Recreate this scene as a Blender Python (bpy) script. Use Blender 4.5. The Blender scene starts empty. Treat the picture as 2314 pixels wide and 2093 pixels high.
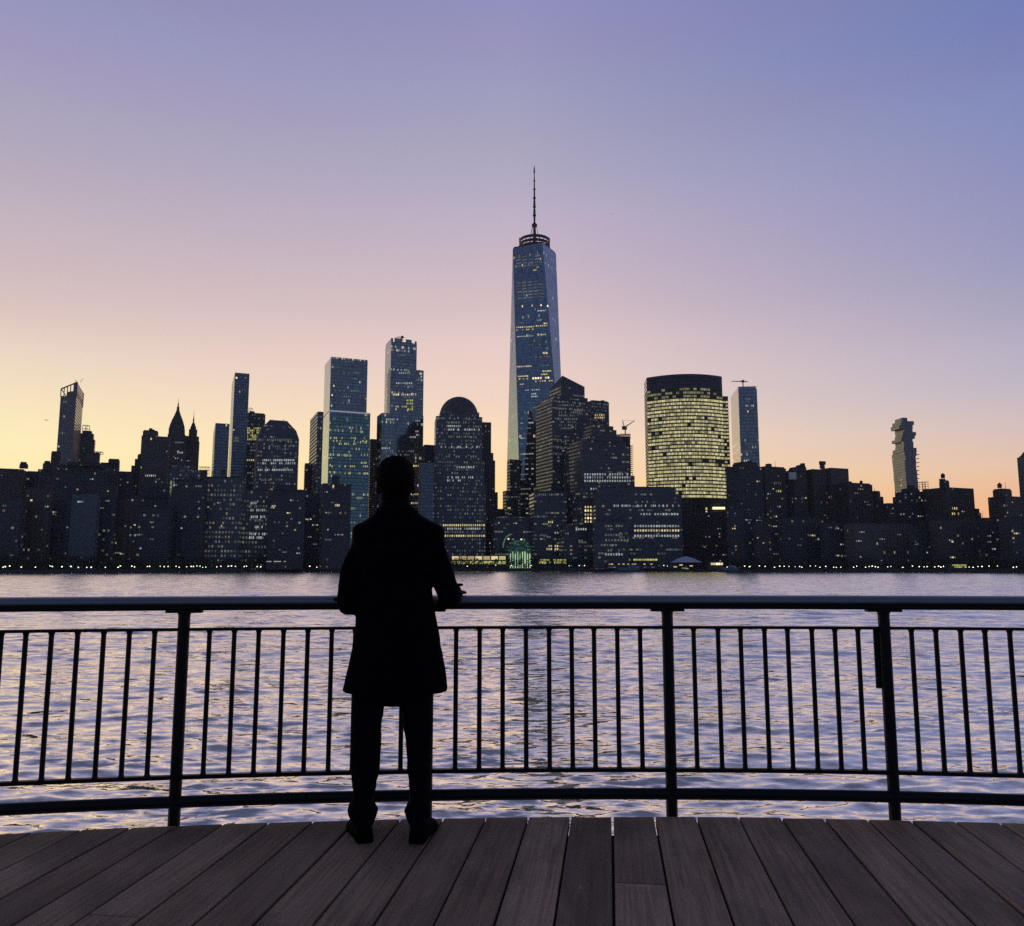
import bpy, bmesh, math, random
import numpy as np
from mathutils import Vector, Matrix
R = math.radians
random.seed(7)
sc = bpy.context.scene
COL = sc.collection
# ---------------------------------------------------------------- camera
FPX, CXP, CYP, PITCH, CAMZ, DECK = 1826.0, 1157.0, 1046.5, R(7.33), 4.45, 3.2
cam = bpy.data.cameras.new('camera'); camo = bpy.data.objects.new('camera', cam); COL.objects.link(camo)
camo.location = (0, 0, CAMZ); camo.rotation_euler = (R(90) + PITCH, 0, 0)
cam.sensor_width = 36; cam.lens = FPX / 2314 * 36; cam.clip_start = 0.05; cam.clip_end = 20000
sc.camera = camo
CP, SP = math.cos(PITCH), math.sin(PITCH)
def ray(x, y):
    u, v = x - CXP, y - CYP
    return Vector((u, FPX * CP + v * SP, FPX * SP - v * CP))
def W(x, y, Y):                      # point at forward distance Y seen at photo pixel x, y
    d = ray(x, y); return Vector((0, 0, CAMZ)) + d * (Y / d.y)
def proj(p):
    X, Y, Z = p[0], p[1], p[2] - CAMZ
    zc = Y * CP + Z * SP
    return CXP + FPX * X / zc, CYP - FPX * (-Y * SP + Z * CP) / zc
def ground(x, y, z):
    d = ray(x, y); return Vector((0, 0, CAMZ)) + d * ((z - CAMZ) / d.z)
# ---------------------------------------------------------------- sky
def lin(c):
    return tuple((v / 255 / 12.92 if v <= 10 else ((v / 255 + .055) / 1.055) ** 2.4) for v in c)
world = bpy.data.worlds.new('World'); sc.world = world; world.use_nodes = True
nt = world.node_tree; N = nt.nodes; L = nt.links
N.clear()
def nd(nt, t, **k):
    n = nt.nodes.new(t)
    for a, b in k.items(): setattr(n, a, b)
    return n
def math_(nt, op, a, b=None, c=None, clamp=False):
    n = nd(nt, 'ShaderNodeMath', operation=op, use_clamp=clamp)
    for i, v in enumerate((a, b, c)):
        if v is None: continue
        if isinstance(v, (int, float)): n.inputs[i].default_value = v
        else: nt.links.new(v, n.inputs[i])
    return n.outputs[0]
def mixc(nt, f, a, b, mode='MIX'):
    n = nd(nt, 'ShaderNodeMix', data_type='RGBA', blend_type=mode)
    for s, v in ((0, f), (6, a), (7, b)):
        if isinstance(v, (int, float)): n.inputs[s].default_value = v
        elif isinstance(v, tuple): n.inputs[s].default_value = (*v[:3], 1)
        else: nt.links.new(v, n.inputs[s])
    return n.outputs[2]
def ramp(nt, f, stops, interp='LINEAR'):
    n = nd(nt, 'ShaderNodeValToRGB'); cr = n.color_ramp; cr.interpolation = interp
    while len(cr.elements) > 1: cr.elements.remove(cr.elements[0])
    stops = sorted(stops); cr.elements[0].position = stops[0][0]; cr.elements[0].color = (*stops[0][1][:3], 1)
    for p, c in stops[1:]:
        e = cr.elements.new(p); e.color = (*c[:3], 1)
    nt.links.new(f, n.inputs[0]); return n.outputs[0]
tc = nd(nt, 'ShaderNodeTexCoord'); sep = nd(nt, 'ShaderNodeSeparateXYZ'); L.new(tc.outputs['Generated'], sep.inputs[0])
zc = math_(nt, 'MAXIMUM', sep.outputs[2], 0.0)
az = math_(nt, 'MULTIPLY', math_(nt, 'ARCTAN2', sep.outputs[0], sep.outputs[1]), 180 / math.pi)
def skyramp(x, rows, extra):
    st = [(max(0, ray(x, y).normalized().z), lin(c)) for y, c in rows] + [(z, lin(c)) for z, c in extra]
    return ramp(nt, zc, st)
zen = [(0.70, (104, 110, 150)), (0.82, (76, 84, 118)), (1.0, (66, 76, 112))]
SL = skyramp(0, [(1275, (253, 230, 158)), (1100, (254, 236, 172)), (1000, (254, 238, 185)), (900, (246, 227, 188)), (780, (232, 211, 194)),
                 (700, (219, 196, 190)), (600, (205, 185, 189)), (500, (195, 179, 189)), (400, (183, 171, 186)), (300, (172, 164, 185)), (200, (164, 159, 186)), (100, (158, 150, 185)), (0, (148, 147, 187))], zen)
SC = skyramp(1157, [(1275, (255, 206, 128)), (1130, (255, 218, 152)), (1000, (252, 220, 183)), (900, (239, 211, 193)), (780, (229, 202, 199)),
                    (700, (214, 191, 193)), (600, (200, 182, 193)), (500, (189, 175, 194)), (400, (173, 167, 190)), (300, (164, 160, 186)), (200, (154, 154, 186)), (100, (149, 145, 186)), (0, (141, 142, 187))], zen)
SR = skyramp(2314, [(1275, (238, 158, 104)), (1150, (241, 178, 132)), (1050, (228, 192, 168)), (960, (209, 189, 187)), (860, (187, 180, 195)),
                    (780, (179, 173, 194)), (700, (166, 163, 188)), (600, (153, 154, 188)), (500, (146, 148, 188)), (400, (139, 143, 187)), (300, (132, 140, 185)), (200, (126, 136, 184)), (100, (119, 127, 179)), (0, (111, 124, 180))], zen)
SB = ramp(nt, zc, [(0, lin((92, 104, 124))), (.12, lin((94, 108, 134))), (.35, lin((92, 106, 140))), (.7, lin((84, 94, 132))), (1, lin((66, 76, 112)))])
def mr(v, a, b, smooth=True):
    n = nd(nt, 'ShaderNodeMapRange', interpolation_type='SMOOTHSTEP' if smooth else 'LINEAR')
    n.inputs[1].default_value = a; n.inputs[2].default_value = b; L.new(v, n.inputs[0]); return n.outputs[0]
c = mixc(nt, mr(az, -34, 0, False), SL, SC); c = mixc(nt, mr(az, 0, 34, False), c, SR)
c = mixc(nt, mr(math_(nt, 'ABSOLUTE', az), 42, 120), c, SB)
bg = nd(nt, 'ShaderNodeBackground'); L.new(c, bg.inputs[0]); bg.inputs[1].default_value = 1.075
wo = nd(nt, 'ShaderNodeOutputWorld'); L.new(bg.outputs[0], wo.inputs[0])
sc.view_settings.view_transform = 'Standard'; sc.view_settings.look = 'None'; sc.view_settings.exposure = 0; sc.view_settings.gamma = 1
sc.cycles.max_bounces = 5; sc.cycles.use_denoising = False
# ---------------------------------------------------------------- helpers
def newmat(name):
    m = bpy.data.materials.new(name); m.use_nodes = True; t = m.node_tree
    return m, t, t.nodes['Principled BSDF']
def plain(name, col, rough=.6, metal=0., noise=.25, scale=6., bump=0., spec=.5):
    m, t, b = newmat(name)
    o = nd(t, 'ShaderNodeTexCoord'); n = nd(t, 'ShaderNodeTexNoise'); n.inputs['Scale'].default_value = scale; n.inputs['Detail'].default_value = 6
    t.links.new(o.outputs['Object'], n.inputs['Vector'])
    c = mixc(t, n.outputs[0], tuple(v * (1 - noise) for v in col), tuple(min(1, v * (1 + noise)) for v in col))
    t.links.new(c, b.inputs['Base Color']); b.inputs['Roughness'].default_value = rough; b.inputs['Metallic'].default_value = metal
    b.inputs['Specular IOR Level'].default_value = spec
    if bump:
        bp = nd(t, 'ShaderNodeBump'); bp.inputs['Distance'].default_value = bump; bp.inputs['Strength'].default_value = .6
        t.links.new(n.outputs[0], bp.inputs['Height']); t.links.new(bp.outputs[0], b.inputs['Normal'])
    return m
def glow(name, col, s):
    m, t, b = newmat(name)
    oi = nd(t, 'ShaderNodeObjectInfo')
    gi = nd(t, 'ShaderNodeNewGeometry'); rr = math_(t, 'FRACT', math_(t, 'ADD', oi.outputs['Random'], gi.outputs['Random Per Island'])); k = math_(t, 'MULTIPLY_ADD', rr, .9 * s, .45 * s)
    b.inputs['Base Color'].default_value = (.05, .05, .05, 1)
    b.inputs['Emission Color'].default_value = (*lin(col), 1); t.links.new(k, b.inputs['Emission Strength'])
    m.cycles.emission_sampling = 'NONE'; return m
def facade(name, wall, glass, pu=3.2, pv=3.9, fu=.62, fv=.55, lit=.02, rowlit=.25, rowp=.12, colA=(255, 226, 160), colB=(214, 226, 226),
           emis=.5, metal=.35, rough=.12, wallrough=.8, wallmetal=0.0, spec=.5):
    m, t, b = newmat(name); K = t.links.new
    uv = nd(t, 'ShaderNodeUVMap'); s = nd(t, 'ShaderNodeSeparateXYZ'); K(uv.outputs[0], s.inputs[0]); oi = nd(t, 'ShaderNodeObjectInfo')
    u = math_(t, 'DIVIDE', s.outputs[0], pu); v = math_(t, 'DIVIDE', s.outputs[1], pv)
    fu_, fv_ = math_(t, 'FRACT', u), math_(t, 'FRACT', v); iu, iv = math_(t, 'FLOOR', u), math_(t, 'FLOOR', v)
    mask = math_(t, 'MULTIPLY', math_(t, 'LESS_THAN', math_(t, 'ABSOLUTE', math_(t, 'SUBTRACT', fu_, .5)), fu / 2),
                 math_(t, 'LESS_THAN', math_(t, 'ABSOLUTE', math_(t, 'SUBTRACT', fv_, .5)), fv / 2))
    rnd = math_(t, 'MULTIPLY', oi.outputs['Random'], 913.)
    def wn(a, b_, c_):
        cx = nd(t, 'ShaderNodeCombineXYZ')
        for i, q in enumerate((a, b_, c_)):
            if isinstance(q, (int, float)): cx.inputs[i].default_value = q
            else: K(q, cx.inputs[i])
        w = nd(t, 'ShaderNodeTexWhiteNoise', noise_dimensions='3D'); K(cx.outputs[0], w.inputs[0]); return w
    cell = wn(iu, iv, rnd); row = wn(7.3, iv, rnd); patch = wn(math_(t, 'FLOOR', math_(t, 'DIVIDE', iu, 5.)), iv, rnd)
    rowon = math_(t, 'LESS_THAN', row.outputs[0], rowp * 2)
    pon = math_(t, 'MULTIPLY', math_(t, 'LESS_THAN', patch.outputs[0], .5), rowon)
    th = math_(t, 'MULTIPLY_ADD', pon, rowlit, lit)
    on = math_(t, 'MULTIPLY', math_(t, 'LESS_THAN', cell.outputs[0], th), mask)
    sc_ = nd(t, 'ShaderNodeSeparateColor'); K(cell.outputs[1], sc_.inputs[0])
    e = math_(t, 'MULTIPLY', on, math_(t, 'MULTIPLY_ADD', math_(t, 'POWER', sc_.outputs[1], 2.), emis, emis * .25))
    K(mixc(t, sc_.outputs[2], lin(colA), lin(colB)), b.inputs['Emission Color']); K(e, b.inputs['Emission Strength'])
    tone = mixc(t, sc_.outputs[0], tuple(x * .7 for x in glass), tuple(x * 1.3 for x in glass))
    n = nd(t, 'ShaderNodeTexNoise'); n.inputs['Scale'].default_value = .05; K(uv.outputs[0], n.inputs['Vector'])
    wc = mixc(t, n.outputs[0], tuple(x * .7 for x in wall), tuple(x * 1.3 for x in wall))
    K(mixc(t, mask, wc, tone), b.inputs['Base Color'])
    K(math_(t, 'MULTIPLY_ADD', mask, rough - wallrough, wallrough), b.inputs['Roughness'])
    K(math_(t, 'MULTIPLY_ADD', mask, metal - wallmetal, wallmetal), b.inputs['Metallic']); b.inputs['Specular IOR Level'].default_value = spec
    m.cycles.emission_sampling = 'NONE'; return m

def tag(o, label, cat, group=None, kind=None):
    if label: o['label'] = label
    if cat: o['category'] = cat
    if group: o['group'] = group
    if kind: o['kind'] = kind
    return o
def root(name, loc, label, cat, group=None, rz=0):
    o = bpy.data.objects.new(name, None); o.location = loc; o.rotation_euler = (0, 0, rz); o.empty_display_size = .2; COL.objects.link(o)
    return tag(o, label, cat, group)
class MB:
    """collects geometry in world space, links it as one mesh object"""
    def __init__(s): s.v = []; s.f = []; s.uv = []; s.mi = []
    def face(s, pts, uvs=None, mi=0):
        b = len(s.v); s.v += [tuple(p) for p in pts]; s.f.append(tuple(range(b, b + len(pts)))); s.uv.append(uvs or [(0, 0)] * len(pts)); s.mi.append(mi)
    def wall(s, a, b, z0, z1, u0=0, z1b=None):        # vertical quad, outside on the right of a->b
        l = math.hypot(b[0] - a[0], b[1] - a[1]); z1b = z1 if z1b is None else z1b
        s.face([(a[0], a[1], z0), (b[0], b[1], z0), (b[0], b[1], z1b), (a[0], a[1], z1)], [(u0, z0), (u0 + l, z0), (u0 + l, z1b), (u0, z1)])
        return u0 + l
    def prism(s, poly, z0, z1, top=None):              # poly counter-clockwise seen from above
        u = 0; n = len(poly); z1s = z1 if isinstance(z1, (list, tuple)) else [z1] * n
        for i in range(n):
            j = (i + 1) % n; u = s.wall(poly[i], poly[j], z0, z1s[i], u, z1s[j])
        s.face([(p[0], p[1], z) for p, z in zip(poly, z1s)]); s.face([(p[0], p[1], z0) for p in reversed(poly)])
    def taper(s, p0, z0, p1, z1, cap=True):
        n = len(p0); u = 0
        for i in range(n):
            j = (i + 1) % n; l = math.dist(p0[i][:2], p0[j][:2])
            s.face([(*p0[i][:2], z0), (*p0[j][:2], z0), (*p1[j][:2], z1), (*p1[i][:2], z1)], [(u, z0), (u + l, z0), (u + l, z1), (u, z1)]); u += l
        if cap: s.face([(*p[:2], z1) for p in p1]); s.face([(*p[:2], z0) for p in reversed(p0)])
    def box(s, c, hx, hy, z0, z1, a=0):
        ca, sa = math.cos(a), math.sin(a)
        s.prism([(c[0] + x * ca - y * sa, c[1] + x * sa + y * ca) for x, y in ((-hx, -hy), (hx, -hy), (hx, hy), (-hx, hy))], z0, z1)
    def tube(s, p, q, r0, r1=None, n=8, caps=True):
        p, q = Vector(p), Vector(q); r1 = r0 if r1 is None else r1; d = (q - p).normalized()
        x = d.orthogonal().normalized(); y = d.cross(x)
        A = [p + (x * math.cos(t) + y * math.sin(t)) * r0 for t in (i * 2 * math.pi / n for i in range(n))]
        B = [q + (x * math.cos(t) + y * math.sin(t)) * r1 for t in (i * 2 * math.pi / n for i in range(n))]
        for i in range(n):
            j = (i + 1) % n; s.face([A[i], A[j], B[j], B[i]])
        if caps: s.face(list(reversed(A))); s.face(B)
    def lathe(s, c, prof, n=16, ax=None):
        rings = [[(c[0] + r * math.cos(i * 2 * math.pi / n), c[1] + r * math.sin(i * 2 * math.pi / n), z) for i in range(n)] for r, z in prof]
        for a, b in zip(rings, rings[1:]):
            for i in range(n):
                j = (i + 1) % n; s.face([a[i], a[j], b[j], b[i]], [(i * 3, a[i][2]), (i * 3 + 3, a[i][2]), (i * 3 + 3, b[i][2]), (i * 3, b[i][2])])
        s.face(list(reversed(rings[0]))); s.face(rings[-1])
    def build(s, name, mat, parent=None, smooth=False, weld=False, loc=None, label=None):
        me = bpy.data.meshes.new(name)
        off = Vector(parent.location) if parent else Vector(loc or (0, 0, 0))
        if parent and parent.parent: off = off + Vector(parent.parent.location)
        inv = Matrix.Translation(-off)
        base = off
        me.from_pydata([tuple(inv @ Vector(v)) for v in s.v], [], s.f)
        ul = me.uv_layers.new(name='UVMap'); flat = [x for f in s.uv for q in f for x in q]; ul.data.foreach_set('uv', flat)
        for m in (mat if isinstance(mat, list) else [mat]): me.materials.append(m)
        me.polygons.foreach_set('material_index', s.mi)
        if weld:
            b = bmesh.new(); b.from_mesh(me); bmesh.ops.remove_doubles(b, verts=b.verts, dist=1e-4); bmesh.ops.recalc_face_normals(b, faces=b.faces); b.to_mesh(me); b.free()
        if smooth: me.polygons.foreach_set('use_smooth', [True] * len(me.polygons))
        o = bpy.data.objects.new(name, me); COL.objects.link(o)
        if parent: o.parent = parent
        else: o.location = off
        if label: o['label'] = label
        return o

# ---------------------------------------------------------------- materials
M = {}
M['metal'] = plain('painted_rail_steel', (.006, .0065, .009), .45, 0., .3, 30, .0004, .22)
M['cap'] = plain('handrail_cap_grey', (.17, .185, .21), .33, .6, .2, 20)
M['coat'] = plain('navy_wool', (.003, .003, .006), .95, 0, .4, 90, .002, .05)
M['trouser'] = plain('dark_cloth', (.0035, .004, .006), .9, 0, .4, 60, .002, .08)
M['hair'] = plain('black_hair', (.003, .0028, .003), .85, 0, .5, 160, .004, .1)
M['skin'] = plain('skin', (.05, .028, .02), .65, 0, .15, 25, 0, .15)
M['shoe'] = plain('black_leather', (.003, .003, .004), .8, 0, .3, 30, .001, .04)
M['roof'] = plain('roof_dark', (.05, .045, .045), .85, 0, .3, .2)
M['copper'] = plain('green_copper_roof', (.035, .07, .06), .7, 0, .3, .2)
M['stone'] = plain('seawall_stone', (.03, .032, .035), .85, 0, .4, .3)
M['white'] = plain('pale_membrane', (.5, .55, .66), .6, 0, .1, .3)
M['crane'] = plain('crane_steel', (.12, .1, .11), .6, 0, .2, 1)
M['mast'] = plain('mast_steel', (.035, .018, .03), .5, .3, .2, 1)
M['tree'] = plain('tree_leaves', (.022, .036, .02), .8, 0, .5, .4)
M['trunk'] = plain('bark', (.03, .022, .018), .9, 0, .3, 1)
M['pole'] = plain('lamp_pole', (.03, .03, .03), .6, 0, .2, 1)
M['panel'] = plain('pale_glass_panel', (.55, .5, .5), .35, .2, .1, .2)
M['bird'] = plain('bird_feathers', (.03, .028, .03), .8, 0, .3, 3)
M['w_warm'] = glow('lit_window_warm', (246, 224, 160), .66)
M['w_green'] = glow('lit_window_greenish', (214, 214, 120), .62)
M['w_cool'] = glow('lit_window_cool', (205, 215, 215), .5)
M['w_dim'] = glow('lit_window_dim', (150, 155, 150), .3)
M['w_hot'] = glow('lit_window_bright', (255, 236, 180), 1.3)
M['lamp'] = glow('lamp_head_white', (255, 238, 200), 3.2)
M['lampg'] = glow('lamp_head_greenish', (215, 245, 180), 2.6)
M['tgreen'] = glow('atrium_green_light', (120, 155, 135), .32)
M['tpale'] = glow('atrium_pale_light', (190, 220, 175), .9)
dk = (.05, .05, .055)
F = {}
F['glass'] = facade('glass_tower', (.15, .17, .19), (.22, .27, .30), 1.6, 4, .9, .72, .01, .35, .10, metal=.93, rough=.05, wallrough=.12, wallmetal=.9)
F['glassteal'] = facade('glass_tower_teal', (.10, .14, .15), (.17, .29, .31), 1.6, 4, .85, .7, .04, .45, .2, (226, 222, 140), (190, 215, 190), .4, metal=.93, rough=.06, wallrough=.14, wallmetal=.9)
F['wtc'] = facade('glass_tower_blue', (.14, .19, .23), (.20, .27, .33), 1.5, 4.1, .93, .82, .002, .12, .05, metal=.95, rough=.045, wallrough=.1, wallmetal=.92)
F['palebox'] = facade('pale_box_tower', (.17, .17, .18), (.20, .20, .22), 2.4, 3.6, .9, .7, .004, .03, .05, metal=.35, rough=.2, wallrough=.4, wallmetal=.2)
F['office'] = facade('office_grid', (.095, .105, .12), (.06, .08, .10), 2.6, 3.9, .55, .5, .34, .4, .22, (225, 215, 170), (185, 200, 205), .17, metal=.1)
F['officeband'] = facade('office_bands', (.08, .085, .10), (.055, .07, .085), 3., 3.9, .8, .45, .10, .5, .2, (225, 215, 170), (190, 202, 205), .19, metal=.2)
F['brick'] = facade('brick_flats', (.065, .053, .05), (.035, .038, .045), 3.6, 3.1, .4, .5, .03, .12, .12, (255, 214, 140), (200, 210, 215), .26, metal=.05)
F['dark'] = facade('dark_flats', (.045, .052, .062), (.03, .037, .047), 3.4, 3.1, .5, .5, .03, .12, .12, (255, 220, 150), (205, 215, 220), .25, metal=.05)
F['stone'] = facade('stone_tower', (.10, .09, .085), (.045, .05, .055), 3.0, 3.7, .4, .55, .012, .12, .1, (250, 225, 160), (205, 215, 210), .3, metal=.05)
F['conc'] = facade('concrete_tower', (.22, .19, .19), (.14, .14, .16), 3.2, 3.5, .6, .6, .004, .06, .05, metal=.6)
F['blueglass'] = facade('blue_glass_block', (.10, .125, .15), (.15, .2, .25), 2.4, 3.4, .7, .6, .006, .05, .05, metal=.85, wallrough=.4, wallmetal=.5)
F['slate'] = facade('slate_block', (.085, .11, .135), (.06, .08, .10), 2.4, 3.4, .7, .6, .01, .05, .05, (255, 220, 150), (200, 215, 220), .2, metal=.2)
F['atrium'] = facade('atrium_glass', (.05, .07, .06), (.06, .16, .12), 1.6, 1.6, .8, .8, .6, 0, 0, (120, 180, 140), (40, 95, 80), .45, metal=.1)

# ---------------------------------------------------------------- ground & water
def shore_y(px):
    return float(np.interp(px, [-1500, -400, 0, 500, 760, 1157, 1500, 1750, 2314, 2700, 3900], [420, 520, 560, 640, 750, 800, 790, 700, 600, 560, 460]))
SHP = []
for px in range(-1500, 3901, 60):
    Y = shore_y(px); SHP.append(((px - CXP) / 1842 * Y, Y))
def water_material():
    m, t, b = newmat('river_water'); K = t.links.new
    g = nd(t, 'ShaderNodeNewGeometry'); P = g.outputs['Position']
    sub = None
    def layer(scale, strength, ystretch, detail=3):
        mp = nd(t, 'ShaderNodeMapping'); mp.inputs['Scale'].default_value = (scale * ystretch, scale, scale); mp.inputs['Rotation'].default_value = (0, 0, R(12)); K(P, mp.inputs[0])
        n = nd(t, 'ShaderNodeTexNoise'); n.inputs['Scale'].default_value = 1; n.inputs['Detail'].default_value = detail; n.inputs['Roughness'].default_value = .6; K(mp.outputs[0], n.inputs['Vector'])
        v = nd(t, 'ShaderNodeVectorMath', operation='SUBTRACT'); K(n.outputs[1], v.inputs[0]); v.inputs[1].default_value = (.5, .5, .5)
        w = nd(t, 'ShaderNodeVectorMath', operation='MULTIPLY'); K(v.outputs[0], w.inputs[0])
        if isinstance(strength, (int, float)): w.inputs[1].default_value = (strength * ystretch, strength, 0)
        else:
            cx = nd(t, 'ShaderNodeCombineXYZ'); K(math_(t, 'MULTIPLY', strength, ystretch), cx.inputs[0]); K(strength, cx.inputs[1]); K(cx.outputs[0], w.inputs[1])
        return w.outputs[0]
    cd = nd(t, 'ShaderNodeVectorMath', operation='DISTANCE'); K(P, cd.inputs[0]); cd.inputs[1].default_value = (0, 0, CAMZ)
    far = nd(t, 'ShaderNodeMapRange'); K(cd.outputs['Value'], far.inputs[0]); far.inputs[1].default_value = 18; far.inputs[2].default_value = 90
    gm = nd(t, 'ShaderNodeMapping'); gm.inputs['Scale'].default_value = (.22, .8, 1); K(P, gm.inputs[0]); gn = nd(t, 'ShaderNodeTexNoise'); gn.inputs['Scale'].default_value = 1; gn.inputs['Detail'].default_value = 5; K(gm.outputs[0], gn.inputs['Vector'])
    burst = math_(t, 'POWER', math_(t, 'MULTIPLY', gn.outputs[0], 1.75), 6.)
    l1 = layer(11., .26, .5, 2); l2 = layer(4.4, math_(t, 'MULTIPLY_ADD', burst, 1.2, .3), .24, 5)
    l3 = layer(1.1, math_(t, 'MULTIPLY', math_(t, 'MULTIPLY_ADD', far.outputs[0], .35, .12), math_(t, 'MULTIPLY_ADD', burst, .9, .4)), .3, 6)
    a = nd(t, 'ShaderNodeVectorMath', operation='ADD'); K(l1, a.inputs[0]); K(l2, a.inputs[1])
    a2 = nd(t, 'ShaderNodeVectorMath', operation='ADD'); K(a.outputs[0], a2.inputs[0]); K(l3, a2.inputs[1])
    a3 = nd(t, 'ShaderNodeVectorMath', operation='ADD'); K(a2.outputs[0], a3.inputs[0]); K(g.outputs['Normal'], a3.inputs[1])
    bs = nd(t, 'ShaderNodeCombineXYZ'); K(math_(t, 'MULTIPLY_ADD', far.outputs[0], -.10, -.05), bs.inputs[1]); a4 = nd(t, 'ShaderNodeVectorMath', operation='ADD'); K(a3.outputs[0], a4.inputs[0]); K(bs.outputs[0], a4.inputs[1]); a3 = a4
    nn = nd(t, 'ShaderNodeVectorMath', operation='NORMALIZE'); K(a3.outputs[0], nn.inputs[0]); K(nn.outputs[0], b.inputs['Normal'])
    b.inputs['Base Color'].default_value = (.97, .90, .77, 1); b.inputs['Roughness'].default_value = .06; b.inputs['Metallic'].default_value = 1.
    b.inputs['IOR'].default_value = 1.33
    return m
def build_water():
    rng = np.random.default_rng(3)
    naz, nr = 1250, 1150
    azs = np.radians(np.linspace(-62, 62, naz)); rs = np.exp(np.linspace(math.log(4.5), math.log(900), nr))
    A, RR = np.meshgrid(azs, rs); X = RR * np.sin(A); Y = RR * np.cos(A); Z = np.zeros_like(X)
    dr = RR * (math.log(900 / 4.5) / nr); gust = np.zeros_like(X)
    for i in range(6):
        k = 2 * math.pi / rng.uniform(25, 90); th = rng.uniform(0, 6.28); gust += np.sin(k * (X * math.cos(th) + Y * math.sin(th)) + rng.uniform(0, 6.28))
    gust = 1 + .22 * gust / 1.7
    X0, Y0 = X.copy(), Y.copy()
    for i in range(64):
        lam = .24 * (6 / .24) ** (i / 63) * rng.uniform(.9, 1.1); k = 2 * math.pi / lam
        th = R(-82) + rng.normal(0, .30); slope = .030 * (2.2 if lam < .8 else .95 if lam < 2.2 else .6)
        kx, ky = k * math.cos(th), k * math.sin(th)
        fade = np.clip((lam / dr - 2.2) / 2.5, 0, 1); amp = slope / k * fade * gust; ph = kx * X0 + ky * Y0 + rng.uniform(0, 6.28)
        Z += amp * np.sin(ph); X += amp * .6 * math.cos(th) * np.cos(ph); Y += amp * .6 * math.sin(th) * np.cos(ph)
    v = np.stack([X, Y, Z], -1).reshape(-1, 3)
    idx = np.arange(naz * nr).reshape(nr, naz)
    q = np.stack([idx[:-1, :-1], idx[:-1, 1:], idx[1:, 1:], idx[1:, :-1]], -1).reshape(-1, 4)[:, ::-1]
    me = bpy.data.meshes.new('water'); me.vertices.add(len(v)); me.vertices.foreach_set('co', v.ravel().astype(np.float32))
    me.loops.add(q.size); me.loops.foreach_set('vertex_index', q.ravel().astype(np.int32)); me.polygons.add(len(q))
    me.polygons.foreach_set('loop_start', np.arange(0, q.size, 4, dtype=np.int32)); me.update(calc_edges=True)
    me.polygons.foreach_set('use_smooth', np.ones(len(q), bool)); me.materials.append(water_material())
    o = bpy.data.objects.new('water', me); COL.objects.link(o); tag(o, 'choppy river surface reflecting the lavender dawn sky', 'water', None, 'structure')
build_water()
mb = MB()                                    # Manhattan-side land with its sea wall edge
for a, b in zip(SHP, SHP[1:]):
    mb.face([(a[0], a[1], -2), (b[0], b[1], -2), (b[0], b[1], 2.6), (a[0], a[1], 2.6)])
    mb.face([(a[0], a[1], 2.6), (b[0], b[1], 2.6), (b[0] * 1.8, 1500, 2.6), (a[0] * 1.8, 1500, 2.6)])
tag(mb.build('ground', M['stone']), 'dark far bank with stone sea wall', 'ground', None, 'structure')

# ---------------------------------------------------------------- buildings
GA = R(22)
def zc_at(X, Y, Z): return Y * CP + (Z - CAMZ) * SP
def along(C, d, px):                        # C + t d that projects to column px
    u = (px - CXP) / FPX; zc = zc_at(*C)
    return (u * zc - C[0]) / (d[0] - u * d[1] * CP)
def rect_from(C, ex, ey, w, dp):
    return [(C[0], C[1]), (C[0] + ex[0] * w, C[1] + ex[1] * w), (C[0] + ex[0] * w + ey[0] * dp, C[1] + ex[1] * w + ey[1] * dp), (C[0] + ey[0] * dp, C[1] + ey[1] * dp)]
def fit(t, D, a, ratio=.7):
    """t = (xl, xr, ytop) or (xl, xcorner, xr, ytop, side). returns poly (front-left, front-right, back-right, back-left), z, ex"""
    ex = (math.cos(a), math.sin(a)); ey = (-math.sin(a), math.cos(a))
    if len(t) == 3:
        xl, xr, yt = t; c0 = W((xl + xr) / 2, yt, D); w = (xr - xl) / FPX * zc_at(*c0) * .8; cx, cy, Z = c0.x, D + 10, c0.z
        for _ in range(10):
            C = (cx - ex[0] * w / 2 - ey[0] * w * ratio / 2, cy - ex[1] * w / 2 - ey[1] * w * ratio / 2)
            P = rect_from(C, ex, ey, w, w * ratio); xs = [proj((p[0], p[1], Z))[0] for p in P]
            near = min(P, key=lambda p: p[1]); Z = W(CXP, yt, near[1]).z
            cx += ((xl + xr) / 2 - (min(xs) + max(xs)) / 2) / FPX * zc_at(cx, cy, Z); w *= (xr - xl) / (max(xs) - min(xs)); cy += D - near[1]
        return P, Z, a
    xl, xc, xr, yt, side = t; C = W(xc, yt, D)
    if side == 'L':
        w = along(C, ex, xr); dp = along(C, ey, xl)
        if dp < 0 or dp > 90: dp = 60
        return rect_from(C, ex, ey, w, dp), C.z, a
    w = -along(C, ex, xl); dp = along(C, ey, xr)
    if dp < 0 or dp > 90: dp = 60
    return rect_from((C[0] - ex[0] * w, C[1] - ex[1] * w), ex, ey, w, dp), C.z, a
def inset(P, s):
    cx = sum(p[0] for p in P) / len(P); cy = sum(p[1] for p in P) / len(P)
    return [(cx + (p[0] - cx) * s, cy + (p[1] - cy) * s) for p in P]
WM = {}
def wmesh(w, h, mat):
    k = (round(w, 1), round(h, 1), mat)
    if k not in WM:
        me = bpy.data.meshes.new('window'); w, h = k[0] / 2, k[1] / 2
        vs = [(x, y, z) for y in (-.25, .3) for x, z in ((-w, -h), (w, -h), (w, h), (-w, h))]
        me.from_pydata(vs, [], [(0, 1, 2, 3), (7, 6, 5, 4), (0, 4, 5, 1), (1, 5, 6, 2), (2, 6, 7, 3), (3, 7, 4, 0)]); me.materials.append(M[mat]); WM[k] = me
    return WM[k]
BUILD = {}
EXTRA = {}
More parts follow.
